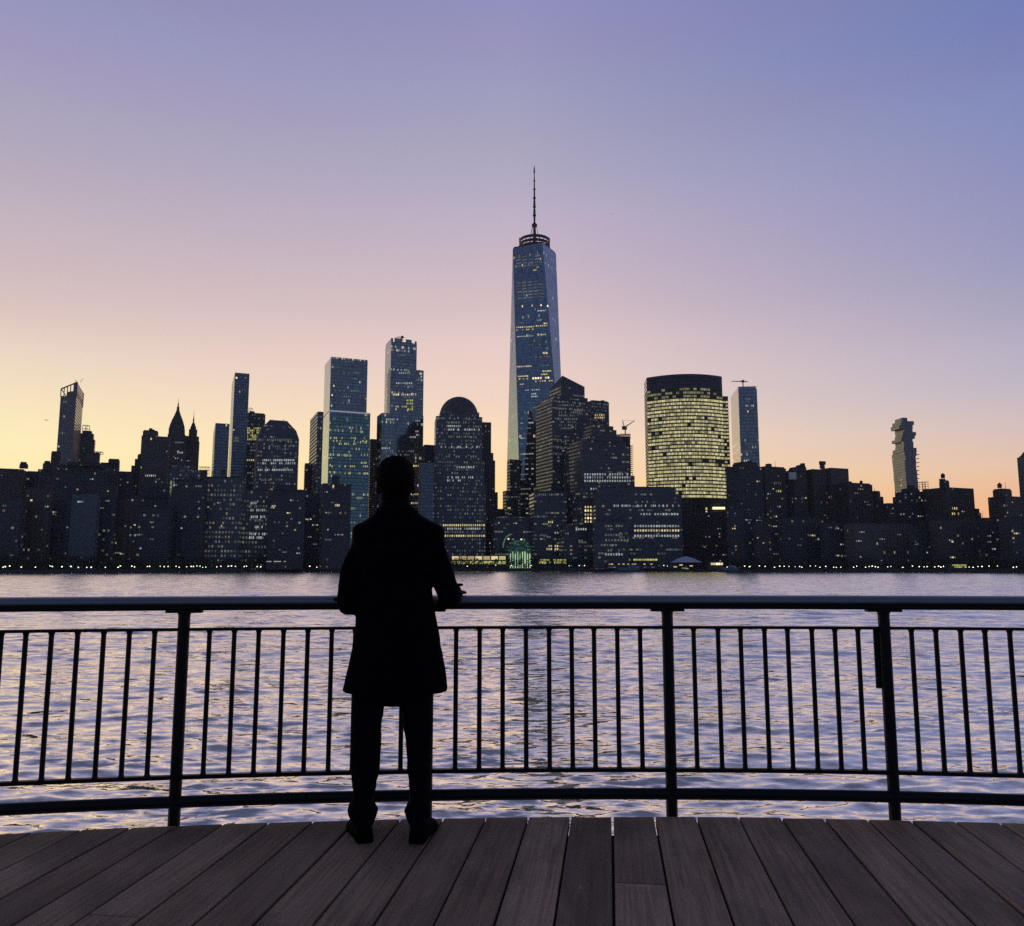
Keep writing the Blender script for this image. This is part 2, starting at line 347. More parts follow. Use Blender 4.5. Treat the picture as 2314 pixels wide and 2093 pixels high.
def put_window(rt, p, a, w, h, mat, name='window'):
    if rt.get('_n', 0) >= 98: EXTRA.setdefault(rt.name, []).append((Vector(p), a, w, h, mat)); return
    o = bpy.data.objects.new(name, wmesh(w, h, mat)); o.location = Vector(p) - Vector(rt.location); o.rotation_euler = (0, 0, a); o.parent = rt; COL.objects.link(o)
    rt['_n'] = rt.get('_n', 0) + 1
def face_hit(P, side, x, y):
    i, j = {'F': (0, 1), 'L': (3, 0), 'R': (1, 2)}[side]
    A, B = Vector((*P[i], 0)), Vector((*P[j], 0)); d = (B - A).normalized(); n = Vector((d.y, -d.x, 0))
    r = ray(x, y); o = Vector((0, 0, CAMZ)); den = r.dot(n)
    if abs(den) < 1e-6: return None
    t = (A - o).dot(n) / den; p = o + r * t; q = (p - A).dot(d)
    if q < .5 or q > (B - A).length - .5 or t < 0: return None
    return p, math.atan2(d.y, d.x)
def rows(rt, P, specs, rng, side='F', h=2.0):
    """specs: (y, x0, x1, n, prob, material) rows of lit windows"""
    for y, x0, x1, n, pr, mat in specs:
        for i in range(n):
            if rng.random() > pr: continue
            hit = face_hit(P, side, x0 + (i + .5) * (x1 - x0) / n, y)
            if hit:
                p, a = hit; w = max(.8, (x1 - x0) / n / FPX * p.y * .54)
                put_window(rt, p, a, w, h, mat)
def building(label, D, tiers, mat, a=GA, ratio=.7, name='office_building', cat='building', roofbits=0, win=None, autow=0, seed=None, group=None, rim=True, wmat='w_cool', partname='wall'):
    rng = random.Random(seed if seed is not None else label); z0 = 2.4; rt = None; P0 = None
    for i, t in enumerate(tiers):
        P, Z, a_ = fit(t, D, a, ratio)
        if rt is None:
            cx = sum(p[0] for p in P) / 4; cy = sum(p[1] for p in P) / 4
            rt = root(name, (cx, cy, 2.6), label, cat, group)
        m = MB(); m.prism(P, z0, Z); m.build(partname if i == 0 else 'setback', F[mat], rt); z0 = Z - .8
        if i == 0: P0 = P; Z0 = Z
    top = P; zt = Z
    if name == 'apartment_block' and not roofbits: roofbits = 1
    if rim:
        m = MB(); m.prism(inset(top, .9), zt - .5, zt + 1.2); m.build('roof', M['roof'], rt)
    for k in range(roofbits):
        q = inset(top, .7); f, g = rng.random(), rng.random()
        x = q[0][0] + (q[1][0] - q[0][0]) * f + (q[3][0] - q[0][0]) * g; y = q[0][1] + (q[1][1] - q[0][1]) * f + (q[3][1] - q[0][1]) * g
        kind = rng.random(); m = MB()
        if kind < .6:
            m.box((x, y), rng.uniform(1.2, 3.2), rng.uniform(1, 2.5), zt + 1.1, zt + rng.uniform(2.4, 4.4), a); m.build('rooftop_box', M['roof'], rt)
        elif kind < .85:
            m.tube((x, y, zt + 1), (x, y, zt + rng.uniform(4, 8)), .22, .1, 5); m.build('antenna', M['crane'], rt)
        else: water_tank_part((x, y), zt + 1, rt)
    if win: rows(rt, P0, win, rng)
    xl = proj((*P0[0], 20))[0]; xr = proj((*P0[1], 20))[0]
    for k in range(autow):
        x = xl + (xr - xl) * rng.random(); y = rng.uniform(proj((*P0[0], Z0))[1] + 6, 1262)
        for q in range(rng.choice((1, 1, 2, 2, 3))):
            hit = face_hit(P0, 'F', x + q * 5, y)
            if hit and hit[0].z < Z0 - 2: put_window(rt, hit[0], hit[1], rng.uniform(.9, 1.5), 1.1, rng.choice((wmat, 'w_warm', 'w_dim', 'w_dim', 'w_dim', 'w_dim', 'w_cool')))
    BUILD[label] = (rt, P, zt, P0, Z0)
    return rt, P, zt, P0, Z0
def water_tank_part(c, z, rt, s=1.):
    m = MB(); m.lathe(c, [(1.7 * s, z + 2.2 * s), (1.8 * s, z + 5.4 * s), (.15 * s, z + 7 * s)], 12)
    for k in range(4):
        t = k * math.pi / 2 + .5; m.tube((c[0] + 1.4 * s * math.cos(t), c[1] + 1.4 * s * math.sin(t), z - .3), (c[0] + 1.2 * s * math.cos(t), c[1] + 1.2 * s * math.sin(t), z + 2.4 * s), .14 * s, None, 5)
    m.build('water_tank', M['roof'], rt)
def lattice(rt, x0, x1, y0, y1, D, nx=2, ny=3, r=.3, mat='crane', name='lattice_frame', dep=6):
    m = MB()
    for dd in (0, dep):
        for i in range(nx + 1):
            x = x0 + (x1 - x0) * i / nx; A, B = W(x, y0, D), W(x, y1, D); A.y += dd; B.y += dd; m.tube(A, (A.x, A.y, B.z), r, None, 5)
        for j in range(ny + 1):
            y = y0 + (y1 - y0) * j / ny; A, B = W(x0, y, D), W(x1, y, D); A.y += dd; B.y += dd; m.tube(A, B, r, None, 5)
    for x in (x0, x1):
        A = W(x, y0, D); m.tube(A, (A.x, A.y + dep, A.z), r, None, 5)
    return m.build(name, M[mat], rt)
B = building
# --- left edge to the leaning tower
B('wide low block with a brown roofline at the far left edge of the skyline', 760, [(-60, 64, 1056), (44, 64, 1050)], 'brick', autow=5, roofbits=0, name='apartment_block')
B('low dark roof filling the dip right of the leftmost block', 800, [(60, 92, 1067)], 'dark', autow=2)
B('small stepped block with a rounded penthouse left of the slant-topped tower', 780, [(86, 132, 1060), (97, 120, 1047), (100, 114, 1044)], 'brick', autow=3)
B('brown stepped block tight against the left foot of the slant-topped tower', 800, [(112, 150, 1046), (116, 140, 1022)], 'brick', autow=3)
# slanted tower
def slant_tower():
    D = 900; a = GA; P, Z, _ = fit((139.5, 175, 189, 864, 'R'), D, a)
    zl = W(139.5, 879, P[0][1]).z; zf = W(175, 864, P[1][1]).z
    rt = root('skyscraper', (P[0][0], P[0][1], 2.6), 'tall grey tower with a slanted open crown and pale right side, far left of skyline', 'skyscraper')
    m = MB(); zb = zl - 8; m.prism(P, 2.4, zb); m.build('wall', F['conc'], rt)
    m = MB(); q = rect_from(P[0], (math.cos(a), math.sin(a)), (-math.sin(a), math.cos(a)), math.dist(P[0], P[1]), math.dist(P[1], P[2]))
    mid = [(P[0][0] + (P[1][0] - P[0][0]) * .38, P[0][1] + (P[1][1] - P[0][1]) * .38), P[1], P[2], (P[3][0] + (P[2][0] - P[3][0]) * .38, P[3][1] + (P[2][1] - P[3][1]) * .38)]
    m.prism(mid, zb - .5, [zb + 5, zb + 7.5, zb + 7.5, zb + 5]); m.build('mechanical_floor', F['conc'], rt)
    m = MB()
    def z_at(f): return zl + (zf - zl) * f
    for P_, Q_ in ((P[0], P[1]), (P[3], P[2])):
        m.tube((*P_, zl), (*Q_, zf), .85, None, 4)
        for f in (0, .2, .4, .6, .8, 1): x = P_[0] + (Q_[0] - P_[0]) * f; y = P_[1] + (Q_[1] - P_[1]) * f; m.tube((x, y, zb - 1), (x, y, z_at(f)), .5, None, 4)
    m.tube((*P[0], zl), (*P[3], zl), .5, None, 4)
    m.build('crown_frame', M['crane'], rt)
    m = MB(); m.prism([P[1], P[2], (P[2][0] - 2.5, P[2][1] - 1), (P[1][0] - 2.5, P[1][1] - 1)][::1], zb, zf); m.build('crown_wall', F['conc'], rt)
    m = MB(); e = P[1]; m.tube((*e, zf), (e[0] - 3, e[1], zf + 3), .4, .2, 5); m.tube((e[0] + 2, e[1] + 2, zf), (e[0] + 5, e[1] + 2, zf + 5), .25, .2, 5); m.build('roof_davit', M['crane'], rt)
    rng = random.Random(4); rows(rt, P, [(941, 142, 148, 1, 1, 'w_cool'), (979, 134, 148, 3, .8, 'w_dim'), (908, 142, 152, 2, 1, 'w_dim'), (1040, 132, 160, 4, .6, 'w_dim')], rng)
slant_tower()
r_ = B('round-shouldered dark tower with a small roof rig just right of the slant-topped tower', 960, [(181, 216, 992), (182, 213, 979), (186, 209, 975)], 'stone', autow=3)[0]
lattice(r_, 187, 197, 961, 976, 960, 1, 2)
r_ = B('narrow block with an open roof frame right of the round-shouldered tower', 930, [(196, 227, 1024)], 'stone', autow=3)[0]
lattice(r_, 214, 227, 1021, 1026, 930, 2, 1)
B('broad dark block spreading below the slant-topped tower', 740, [(118, 247, 1049), (150, 235, 1046)], 'dark', autow=8, roofbits=1)
B('square dark block with a flat brown top between slant-topped and stepped towers', 800, [(228, 271, 1045), (245, 271, 1039)], 'brick', autow=3)
B('low flat roof between the square block and the stepped towers', 860, [(262, 305, 1067)], 'dark', autow=2)
B('stepped brown block leaning on the big square-shouldered tower', 870, [(297, 345, 1052), (305, 345, 1037), (311, 345, 1028)], 'brick', autow=2)
B('broad grey tower with square roof box, left neighbour of the pyramid-spired tower', 850, [(320, 384, 984), (323, 358, 974)], 'stone', autow=5, roofbits=2,
  win=[(992, 339, 344, 1, 1, 'w_hot'), (1075, 327, 353, 6, 1, 'w_cool'), (1123, 327, 360, 8, .6, 'w_cool'), (1133, 322, 368, 10, .7, 'w_dim'), (1112, 327, 350, 5, .4, 'w_dim')])
def spired():
    D = 980; rt, P, zt, _, _ = B('slender stone tower with a green pyramid roof and needle spire', D, [(374, 422, 992), (379, 420, 981), (381, 418, 972)], 'stone', name='skyscraper', cat='skyscraper', rim=False, autow=4, ratio=.9,
      win=[(1000, 395, 415, 5, .6, 'w_dim'), (1023, 400, 414, 4, .8, 'w_cool'), (1030, 384, 418, 8, .4, 'w_dim')])
    c = (sum(p[0] for p in P) / 4, sum(p[1] for p in P) / 4); w = math.dist(P[0], P[1]) / 2
    def zz(y): return W(403, y, D).z
    m = MB(); q = [Vector((p[0] - c[0], p[1] - c[1])) for p in P]
    prev = [(c[0] + v.x, c[1] + v.y) for v in q]; pz = zt
    for s, y in ((.92, 962), (.68, 948), (.45, 938), (.25, 928), (.16, 922)):
        nx = [(c[0] + v.x * s, c[1] + v.y * s) for v in q]; z = zz(y); m.taper(prev, pz, nx, z, cap=False); prev, pz = nx, z
    m.face([(*p, pz) for p in prev]); m.build('pyramid_roof', M['copper'], rt)
    m = MB(); m.lathe(c, [(1.6, pz - 1), (1.7, zz(917)), (.9, zz(915)), (.7, zz(909)), (.25, zz(905)), (.12, zz(894))], 8); m.build('spire', M['mast'], rt)
    for sx in (-1, 1):
        m = MB(); m.lathe((c[0] + sx * w * .8, c[1] - 3), [(1.6, zt - 1), (1.6, zt + 3), (.2, zt + 6)], 8); m.build('turret', M['roof'], rt)
    D = 1000; rt, P, zt, _, _ = B('stone tower tapering to a thin needle, right neighbour of the pyramid-spired tower', D, [(408, 451, 996), (418, 450, 985), (427, 446, 970)], 'stone', name='skyscraper', cat='skyscraper', rim=False, autow=3, ratio=.9)
    c = (sum(p[0] for p in P) / 4, sum(p[1] for p in P) / 4)
    def zz(y): return W(437, y, D).z
    m = MB(); prev = P; pz = zt
    for s, y in ((.72, 969.5), (.66, 963), (.5, 962), (.42, 957), (.2, 954), (.12, 948)):
        nx = inset(P, s); z = zz(y); m.taper(prev, pz, nx, z, cap=False); prev, pz = nx, z
    m.build('stepped_crown', M['roof'], rt)
    m = MB(); m.lathe(c, [(1.1, pz - 1), (.5, zz(942)), (.3, zz(938)), (.1, zz(922))], 8); m.build('spire', M['mast'], rt)
spired()
r_ = B('low unfinished block with open steel cage in the gap right of the needle tower', 1050, [(449, 471, 1084), (452, 469, 1062)], 'stone', rim=False)[0]
lattice(r_, 450, 471, 1055, 1085, 1048, 3, 4, .25)
B('broad dark mass of offices below the two spired towers', 720, [(300, 385, 1120), (320, 380, 1100)], 'dark', autow=6)
B('dark office block in front of the spired towers with a lit corner stair', 730, [(384, 452, 1060), (388, 440, 1050)], 'office', autow=3,
  win=[(1089 + 6 * k, 385, 390, 1, 1, 'w_green') for k in range(9)] + [(1118, 398, 418, 4, .9, 'w_warm'), (1125, 386, 420, 7, 1, 'w_green')])
B('plain bluish slab tower with a rooftop light, left of the tallest slim tower', 840, [(482, 487, 519, 956, 'L')], 'blueglass', name='skyscraper', cat='skyscraper', roofbits=1, rim=False, win=[(961, 509, 514, 1, 1, 'w_hot')])
B('very slim tall dark tower with a single lit top corner window', 900, [(524, 531, 564, 842, 'L')], 'blueglass', name='skyscraper', cat='skyscraper', rim=False,
  win=[(854, 531, 538, 1, 1, 'w_hot'), (854, 552, 558, 1, 1, 'w_dim'), (882, 540, 555, 5, .6, 'w_dim'), (990, 527, 540, 3, 1, 'w_dim'), (996, 527, 540, 3, 1, 'w_dim')])
r_ = B('dark tower with yellow lit upper floors behind the chamfered-roof tower', 950, [(556, 600, 934)], 'office', roofbits=1,
  win=[(y, 558, 590, 9, .8, 'w_green') for y in (968, 973, 978, 984, 988, 993)] + [(1018, 565, 576, 3, 1, 'w_dim'), (1040, 557, 575, 4, 1, 'w_green')])[0]
lattice(r_, 562, 568, 922, 936, 950, 1, 2, .2)
def chamfer():
    D = 800; rt, P, zt, P0, Z0 = B('broad dark tower with a chamfered flat-topped pyramid roof and dotted lit rows', D, [(577, 676, 988)], 'office', name='skyscraper', cat='skyscraper', rim=False,
       win=[(977 + 17 * k, 597 - 3 * k, 662, 14, .0, 'w_dim') for k in range(1)] + [(994, 585, 664, 18, .75, 'w_dim'), (1009, 602, 664, 14, .5, 'w_dim'), (1040, 592, 666, 18, .9, 'w_cool'), (1047, 592, 668, 16, .65, 'w_cool'), (1062, 578, 666, 22, .8, 'w_cool'), (1055, 610, 625, 3, .6, 'w_dim'), (1085, 585, 610, 6, .4, 'w_dim')])
    c = inset(P, 1); zt2 = W(620, 944, D).z; zm = W(620, 968, D).z
    m = MB(); q1 = inset(P, .86); q2 = inset(P, .42)
    m.taper(P, zt, q1, zm); m.taper(q1, zm - .01, q2, zt2); m.build('chamfered_roof', F['officeband'], rt)
    for x in (612, 617, 641):
        m = MB(); A = W(x, 944, D + 20); m.tube((A.x, A.y, zt2 - 4), (A.x, A.y, zt2 + 2.5), .3, .15, 5); m.build('antenna', M['crane'], rt)
chamfer()
B('broad dark tower base right of the chamfered-roof tower, lit dotted rows low down', 690, [(548, 612, 1108)], 'office',
  win=[(1137, 562, 580, 5, .9, 'w_cool'), (1145, 562, 582, 5, .7, 'w_dim'), (1153, 565, 600, 8, .7, 'w_cool'), (1168, 562, 600, 9, .9, 'w_cool'), (1177, 575, 596, 5, .7, 'w_dim'), (1191, 575, 594, 5, .9, 'w_cool'), (1207, 562, 600, 9, .8, 'w_cool'), (1215, 562, 600, 9, .7, 'w_cool')])
B('ribbed dark apartment tower with pale vertical piers near the shore', 680, [(604, 690, 1104), (618, 672, 1098)], 'dark', autow=8)
B('low brown sliver of a building in the bright gap beside the chamfered tower', 1000, [(672, 704, 1113)], 'brick')
B('narrow brown-faced tower with a slanting left roofline', 860, [(701, 718, 731, 930, 'L')], 'office', name='skyscraper', cat='skyscraper', roofbits=0, rim=False, ratio=1,
  win=[(968, 722, 727, 1, 1, 'w_cool'), (953, 724, 729, 1, 1, 'w_dim')])
B('short brown annex on the left of the narrow brown-faced tower', 880, [(688, 706, 1049)], 'brick')
B('dark block with a few bright upper windows left of the man\'s shoulder', 700, [(724, 794, 1092), (750, 768, 1078)], 'dark', autow=9, win=[(1101, 720, 724, 1, 1, 'w_hot'), (1099, 750, 756, 1, 1, 'w_hot'), (1142, 756, 768, 3, 1, 'w_warm'), (1119, 712, 722, 2, 1, 'w_warm')])
# tall glass pair
r7, P7, z7, _, _ = B('tall pale-sided glass slab, higher tower behind the teal glass block', 960, [(734, 748, 831, 806, 'L')], 'glass', name='skyscraper', cat='skyscraper', rim=False,
  win=[(817, 770, 808, 5, .8, 'w_dim'), (830, 748, 768, 6, .9, 'w_dim'), (843, 775, 812, 8, .5, 'w_dim'), (856, 790, 815, 6, .6, 'w_dim'), (872, 752, 757, 1, 1, 'w_hot'), (883, 755, 812, 14, .6, 'w_dim'), (893, 748, 753, 1, 1, 'w_hot'), (896, 760, 828, 16, .5, 'w_dim'), (910, 770, 800, 7, .5, 'w_dim')])
r8, P8, z8, _, _ = B('teal glass block with white parapet line, greenish lit floors', 900, [(728, 745, 837, 930, 'L')], 'glassteal', name='skyscraper', cat='skyscraper', rim=False,
  win=[(946, 752, 800, 12, .5, 'w_dim'), (964, 750, 818, 18, .8, 'w_dim'), (970, 760, 808, 12, .5, 'w_dim'), (990, 745, 830, 20, .45, 'w_green'), (997, 744, 830, 22, .35, 'w_green'), (1003, 765, 806, 10, .8, 'w_green'),
       (1028, 815, 832, 5, .8, 'w_green'), (1035, 740, 750, 4, .8, 'w_green'), (1046, 815, 832, 5, .8, 'w_green'), (1054, 740, 832, 22, .35, 'w_green'), (1070, 740, 832, 22, .35, 'w_green')])
m = MB(); q = inset(P8, 1.004); m.prism(q, z8 + .05, z8 + 1.6); m.build('parapet', plain('white_parapet', (.8, .78, .85), .5, 0, .05, 1), r8)
M['strip'] = glow('parapet_light', (225, 220, 240), .75); m = MB(); u_ = Vector((P8[1][0] - P8[0][0], P8[1][1] - P8[0][1])); d_ = u_.normalized(); n_ = Vector((d_.y, -d_.x)); q0 = Vector(P8[0]) + n_ * .5; q1 = q0 + u_; m.prism([tuple(q0), tuple(q1), tuple(q1 - n_ * .3), tuple(q0 - n_ * .3)], z8 + .2, z8 + 1.4); m.build('parapet_light', M['strip'], r8)
rt, P, zt, _, _ = B('tall dark-blue glass tower with a notched roof and roof crane behind the man\'s head', 940, [(871, 884, 942, 772, 'L')], 'glass', name='skyscraper', cat='skyscraper', rim=False,
  win=[(803, 888, 932, 10, .7, 'w_dim'), (824, 905, 932, 5, .6, 'w_dim'), (836, 893, 925, 8, .7, 'w_cool'), (843, 896, 927, 7, .8, 'w_cool'), (866, 894, 932, 8, .9, 'w_cool'), (873, 895, 934, 7, .6, 'w_dim'),
       (892, 887, 902, 4, 1, 'w_hot'), (892, 906, 936, 7, 1, 'w_warm'), (898, 886, 936, 11, .6, 'w_dim'), (905, 918, 934, 4, .8, 'w_green'), (912, 918, 934, 4, .8, 'w_green'), (919, 888, 934, 10, .5, 'w_green'), (925, 888, 934, 10, .5, 'w_green')])
ex = Vector((P[1][0] - P[0][0], P[1][1] - P[0][1])); ey = Vector((P[3][0] - P[0][0], P[3][1] - P[0][1])); O = Vector(P[0])
m = MB()
for s0, s1, dz in ((.0, .08, 4.5), (.14, .42, 5.5), (.58, .8, 5), (.93, 1., 3.5)):
    q = [O + ex * s0 + ey * .02, O + ex * s1 + ey * .02, O + ex * s1 + ey * .1, O + ex * s0 + ey * .1]; m.prism([tuple(v) for v in q], zt - .5, zt + dz)
q = [O + ey * .0 + ex * .01, O + ex * .05, O + ex * .05 + ey, O + ey + ex * .01]; m.prism([tuple(v) for v in q], zt - .3, zt + 4.2)
m.build('notched_parapet', F['glass'], rt)
m = MB(); q = [O + ex * .25 + ey * .35, O + ex * .95 + ey * .35, O + ex * .95 + ey * .9, O + ex * .25 + ey * .9]; m.prism([tuple(v) for v in q], zt - .5, zt + 4); m.build('mechanical_box', M['roof'], rt)
B('stepped right shoulder slab of the notched-roof tower', 956, [(912, 957.5, 834)], 'glass', name='skyscraper', cat='skyscraper', rim=False, a=GA,
  win=[(855, 945, 955, 2, .8, 'w_dim'), (880, 945, 955, 2, .8, 'w_dim'), (902, 945, 955, 2, .7, 'w_dim')])
B('lower front block of the notched-roof tower with a pale orange left side', 915, [(852, 863, 957, 933, 'L')], 'glass', name='skyscraper', cat='skyscraper', rim=False,
  win=[(948, 872, 900, 7, .9, 'w_cool'), (951, 938, 950, 3, .8, 'w_cool'), (975, 938, 950, 3, .9, 'w_cool'), (983, 940, 952, 3, .9, 'w_cool'), (988, 925, 940, 4, .8, 'w_cool'), (995, 870, 885, 3, .9, 'w_dim'), (1013, 862, 882, 5, 1, 'w_cool'), (1020, 866, 950, 18, .5, 'w_dim'), (1028, 870, 955, 18, .6, 'w_dim'), (1053, 933, 952, 4, .9, 'w_warm'), (1117, 928, 952, 5, .9, 'w_warm'), (1137, 928, 952, 5, .8, 'w_warm')])
def crane_flat(name_label, x0, xm, x1, yj, yb, D):
    A, Bp, C = W(x0, yj, D), W(xm, yb, D), W(x1, yj + 1, D)
    rt = root('tower_crane', (Bp.x, Bp.y, Bp.z), name_label, 'crane'); zj = W(xm, yj, D).z
    m = MB(); m.tube((Bp.x, Bp.y, Bp.z - 2), (Bp.x, Bp.y, zj), .7, .6, 4); m.build('mast', M['crane'], rt)
    m = MB(); m.tube(A, (Bp.x, Bp.y, zj), .45, .7, 4); m.tube((Bp.x, Bp.y, zj), C, .7, .5, 4); m.build('jib', M['crane'], rt)
    m = MB(); m.box((Bp.x, Bp.y), 1.3, 1.2, zj - 1.2, zj + 1.4); m.build('cab', M['crane'], rt)
crane_flat('small dark crane with a flat jib on the notched-roof tower', 896, 909, 914, 762, 768, 950)
B('dark slab between the teal glass block and the man\'s head', 1000, [(835, 852, 994)], 'dark')
B('brown-topped narrow block right of the man\'s head beside the domed tower', 880, [(955, 984, 1007)], 'brick', autow=2)
B('dark glass block at the foot of the domed tower, right of the man\'s neck', 830, [(946, 980, 1046)], 'blueglass')
# --- domed tower
def domed():
    D = 850; rt, P, zt, P0, Z0 = B('tower with a round copper dome and a dense grid of small lit windows', D, [(973, 1098, 1094), (977, 1094, 1040), (982, 1090, 940), (991, 1083, 930)], 'office', name='skyscraper', cat='skyscraper', rim=False, a=R(8), ratio=.8)
    c = (sum(p[0] for p in P) / 4, sum(p[1] for p in P) / 4); rad = 43.5 / FPX * zc_at(c[0], D + 18, zt)
    cc = W(1037, 930, D + rad + 2); z0 = W(1037, 934, D).z; zt_ = W(1037, 896.5, D + rad).z
    m = MB(); H = zt_ - z0
    m.lathe((cc.x, cc.y), [(rad * math.cos(t), z0 + 1 + (H - 1) * math.sin(t)) for t in (i * math.pi / 2 / 12 for i in range(13))][:-1] + [(.3, zt_)], 36)
    m.build('dome', plain('dome_copper', (.06, .065, .06), .6, .1, .2, .3), rt, smooth=True)
    rng = random.Random(9)
    rows(rt, fit((982, 1090, 940), D, R(8), .8)[0], [(945, 988, 1076, 14, .5, 'w_dim'), (955, 1012, 1055, 8, .8, 'w_dim'), (963, 1008, 1042, 8, .9, 'w_cool'), (971, 1012, 1085, 14, .7, 'w_cool'), (987, 1012, 1078, 14, .8, 'w_dim'), (1010, 990, 1085, 20, .5, 'w_cool'), (1032, 990, 1078, 16, .5, 'w_dim'), (1056, 1030, 1078, 9, .8, 'w_cool'), (1079, 1010, 1075, 14, .7, 'w_cool'), (1086, 1010, 1042, 8, .8, 'w_cool')], rng)
    rows(rt, P0, [(1187, 1000, 1096, 20, 1, 'w_warm'), (1195, 1000, 1096, 20, .7, 'w_cool'), (1211, 1004, 1096, 18, 1, 'w_warm')], rng)
domed()
B('serrated grey slab stepping down the right side of the domed tower', 900, [(1080, 1125, 1112), (1080, 1119, 1040), (1080, 1115, 1023), (1085, 1110, 954)], 'brick', rim=False, autow=4, a=R(8))
B('dark low blocks at the foot of the bright orange street gap', 940, [(1108, 1142, 1152)], 'dark')
B('dark office block stepping up left of the tallest tower\'s foot', 960, [(1136, 1172, 1109), (1146, 1175, 1040)], 'officeband', autow=4, win=[(1124, 1144, 1152, 3, 1, 'w_dim'), (1148, 1146, 1154, 3, 1, 'w_warm'), (1162, 1148, 1156, 3, .9, 'w_dim'), (1085, 1150, 1166, 5, .7, 'w_dim')])
# --- the tallest tower: square base, top square turned by 45 degrees, eight triangles
def tallest():
    Yc = 1000.; zt = W(1208, 568, Yc).z; zb = 60.
    c = W(1208, 568, Yc); c = (c.x, c.y); k = zc_at(c[0], Yc, zt) / FPX
    # offsets (x, depth) in pixels from the measured corners
    top = [(-49.3 * k, -16 * k), (16 * k, -49.3 * k), (49.3 * k, 16 * k), (-16 * k, 49.3 * k)]
    kb = zc_at(c[0], Yc, zb) / FPX; bot = [(-33.3, -65.3), (65.3, -33.3), (33.3, 65.3), (-65.3, 33.3)]; bot = [(a * k, b * k) for a, b in bot]
    T = [(c[0] + a, c[1] + b) for a, b in top]; Bq = [(c[0] + a, c[1] + b) for a, b in bot]
    rt = root('skyscraper', (c[0], c[1], 2.6), 'tallest glass skyscraper with tapering triangular facets and a mast', 'skyscraper')
    # order check: bottom i lies between top i and top i+1
    m = MB()
    for i in range(4):
        j = (i + 1) % 4
        Ti, Tj = (*T[i], zt), (*T[j], zt); Bi = (*Bq[i], zb); Bp = (*Bq[i - 1], zb)
        l = math.dist(Ti[:2], Tj[:2]); m.face([Bi, Tj, Ti], [(l / 2, zb), (l, zt), (0, zt)])       # inverted triangle
        l = math.dist(Bp[:2], Bi[:2]); m.face([Bp, Bi, Ti], [(0, zb), (l, zb), (l / 2, zt)])       # upright triangle
    m.face([(*p, zt) for p in T]); m.build('wall', F['wtc'], rt)
    m = MB(); m.prism(Bq, 2.4, zb); m.build('base', F['wtc'], rt)
    m = MB(); m.prism(inset(T, .96), zt - .2, zt + 2); m.build('roof', M['roof'], rt)
    zz = lambda y: W(1208, y, Yc).z; r = 35 * k
    for y0, y1 in ((567, 560), (557.5, 552), (548.5, 543)):
        m = MB(); n = 40
        for i in range(n):
            a, b = i * 2 * math.pi / n, (i + 1) * 2 * math.pi / n
            for q, (ri, ro) in enumerate(((r * .93, r),)):
                p = [(c[0] + R_ * math.cos(t), c[1] + R_ * math.sin(t)) for R_, t in ((ri, a), (ro, a), (ro, b), (ri, b))]; m.prism(p, zz(y0), zz(y1))
        m.build('ring', M['mast'], rt)
    m = MB()
    for i in range(20):
        a = i * 2 * math.pi / 20; p = (c[0] + r * .965 * math.cos(a), c[1] + r * .965 * math.sin(a)); m.tube((*p, zt - 1), (*p, zz(544)), .45, None, 5)
        if i % 5 == 0: m.tube((*p, zz(544)), (*p, zz(538)), .9, .7, 5)
    m.build('ring_frame', M['mast'], rt)
    m = MB(); prof = [(3.4 * k, zt + 1), (3.2 * k, zz(535)), (2.2 * k, zz(513)), (5.6 * k, zz(513)), (6.5 * k, zz(510)), (6.2 * k, zz(507.5)), (3.2 * k, zz(505)), (2.1 * k, zz(502))]
    for y, rr in ((487, 3.9), (467.5, 3.6), (448, 3.3), (428, 2.7), (409, 2.1)):
        b = rr * .62
        prof += [(b * k, zz(y + 2.5)), (rr * k, zz(y + 1.2)), (rr * k, zz(y - 1)), (b * .95 * k, zz(y - 2.4))]
        if y > 460: prof += [(rr * .8 * k, zz(y - 6)), (b * .9 * k, zz(y - 8)), (rr * .75 * k, zz(y - 11)), (b * .9 * k, zz(y - 13))]
    prof += [(.9 * k, zz(392)), (1.9 * k, zz(390)), (1.6 * k, zz(384)), (.9 * k, zz(378)), (.15 * k, zz(373))]
    m.lathe(c, prof, 10); m.build('spire', M['mast'], rt)
    m = MB()
    for i in range(8):
        a = i * math.pi / 4 + .3; m.tube((c[0] + 5 * k * math.cos(a), c[1] + 5 * k * math.sin(a), zz(512)), (c[0] + 17 * k * math.cos(a), c[1] + 17 * k * math.sin(a), zt + 1), .28, None, 4)
    m.build('stay_cable', M['crane'], rt)
    # lit floors, on the real facet planes
    def hit(tri, x, y):
        A, B_, C = map(Vector, tri); n = (B_ - A).cross(C - A).normalized(); d = ray(x, y); o = Vector((0, 0, CAMZ)); t = (A - o).dot(n) / d.dot(n); return o + d * t, n
    inv = ((*T[0], zt), (*T[1], zt), (*Bq[0], zb)); up = ((*Bq[0], zb), (*Bq[1], zb), (*T[1], zt)); rgt = ((*T[1], zt), (*T[2], zt), (*Bq[1], zb))
    def xdiv(y):   # column where the left and middle facets meet
        f = (y - 564) / (1240 - 564); return 1224 - f * 51
    rng = random.Random(11)
    spec = [(580, 1163, 1222, 4, .9, 'w_dim'), (587, 1163, 1222, 4, .9, 'w_dim'), (594, 1165, 1222, 4, .9, 'w_dim'), (601, 1165, 1218, 4, .9, 'w_dim'), (612, 1160, 1214, 5, .5, 'w_green'), (606, 1212, 1218, 1, 1, 'w_green'),
            (638, 1166, 1216, 4, 1, 'w_dim'), (645, 1166, 1228, 5, 1, 'w_dim'), (652, 1166, 1228, 5, 1, 'w_dim'), (659, 1168, 1230, 5, 1, 'w_dim'), (666, 1168, 1230, 5, 1, 'w_dim'), (673, 1168, 1230, 5, 1, 'w_dim')]
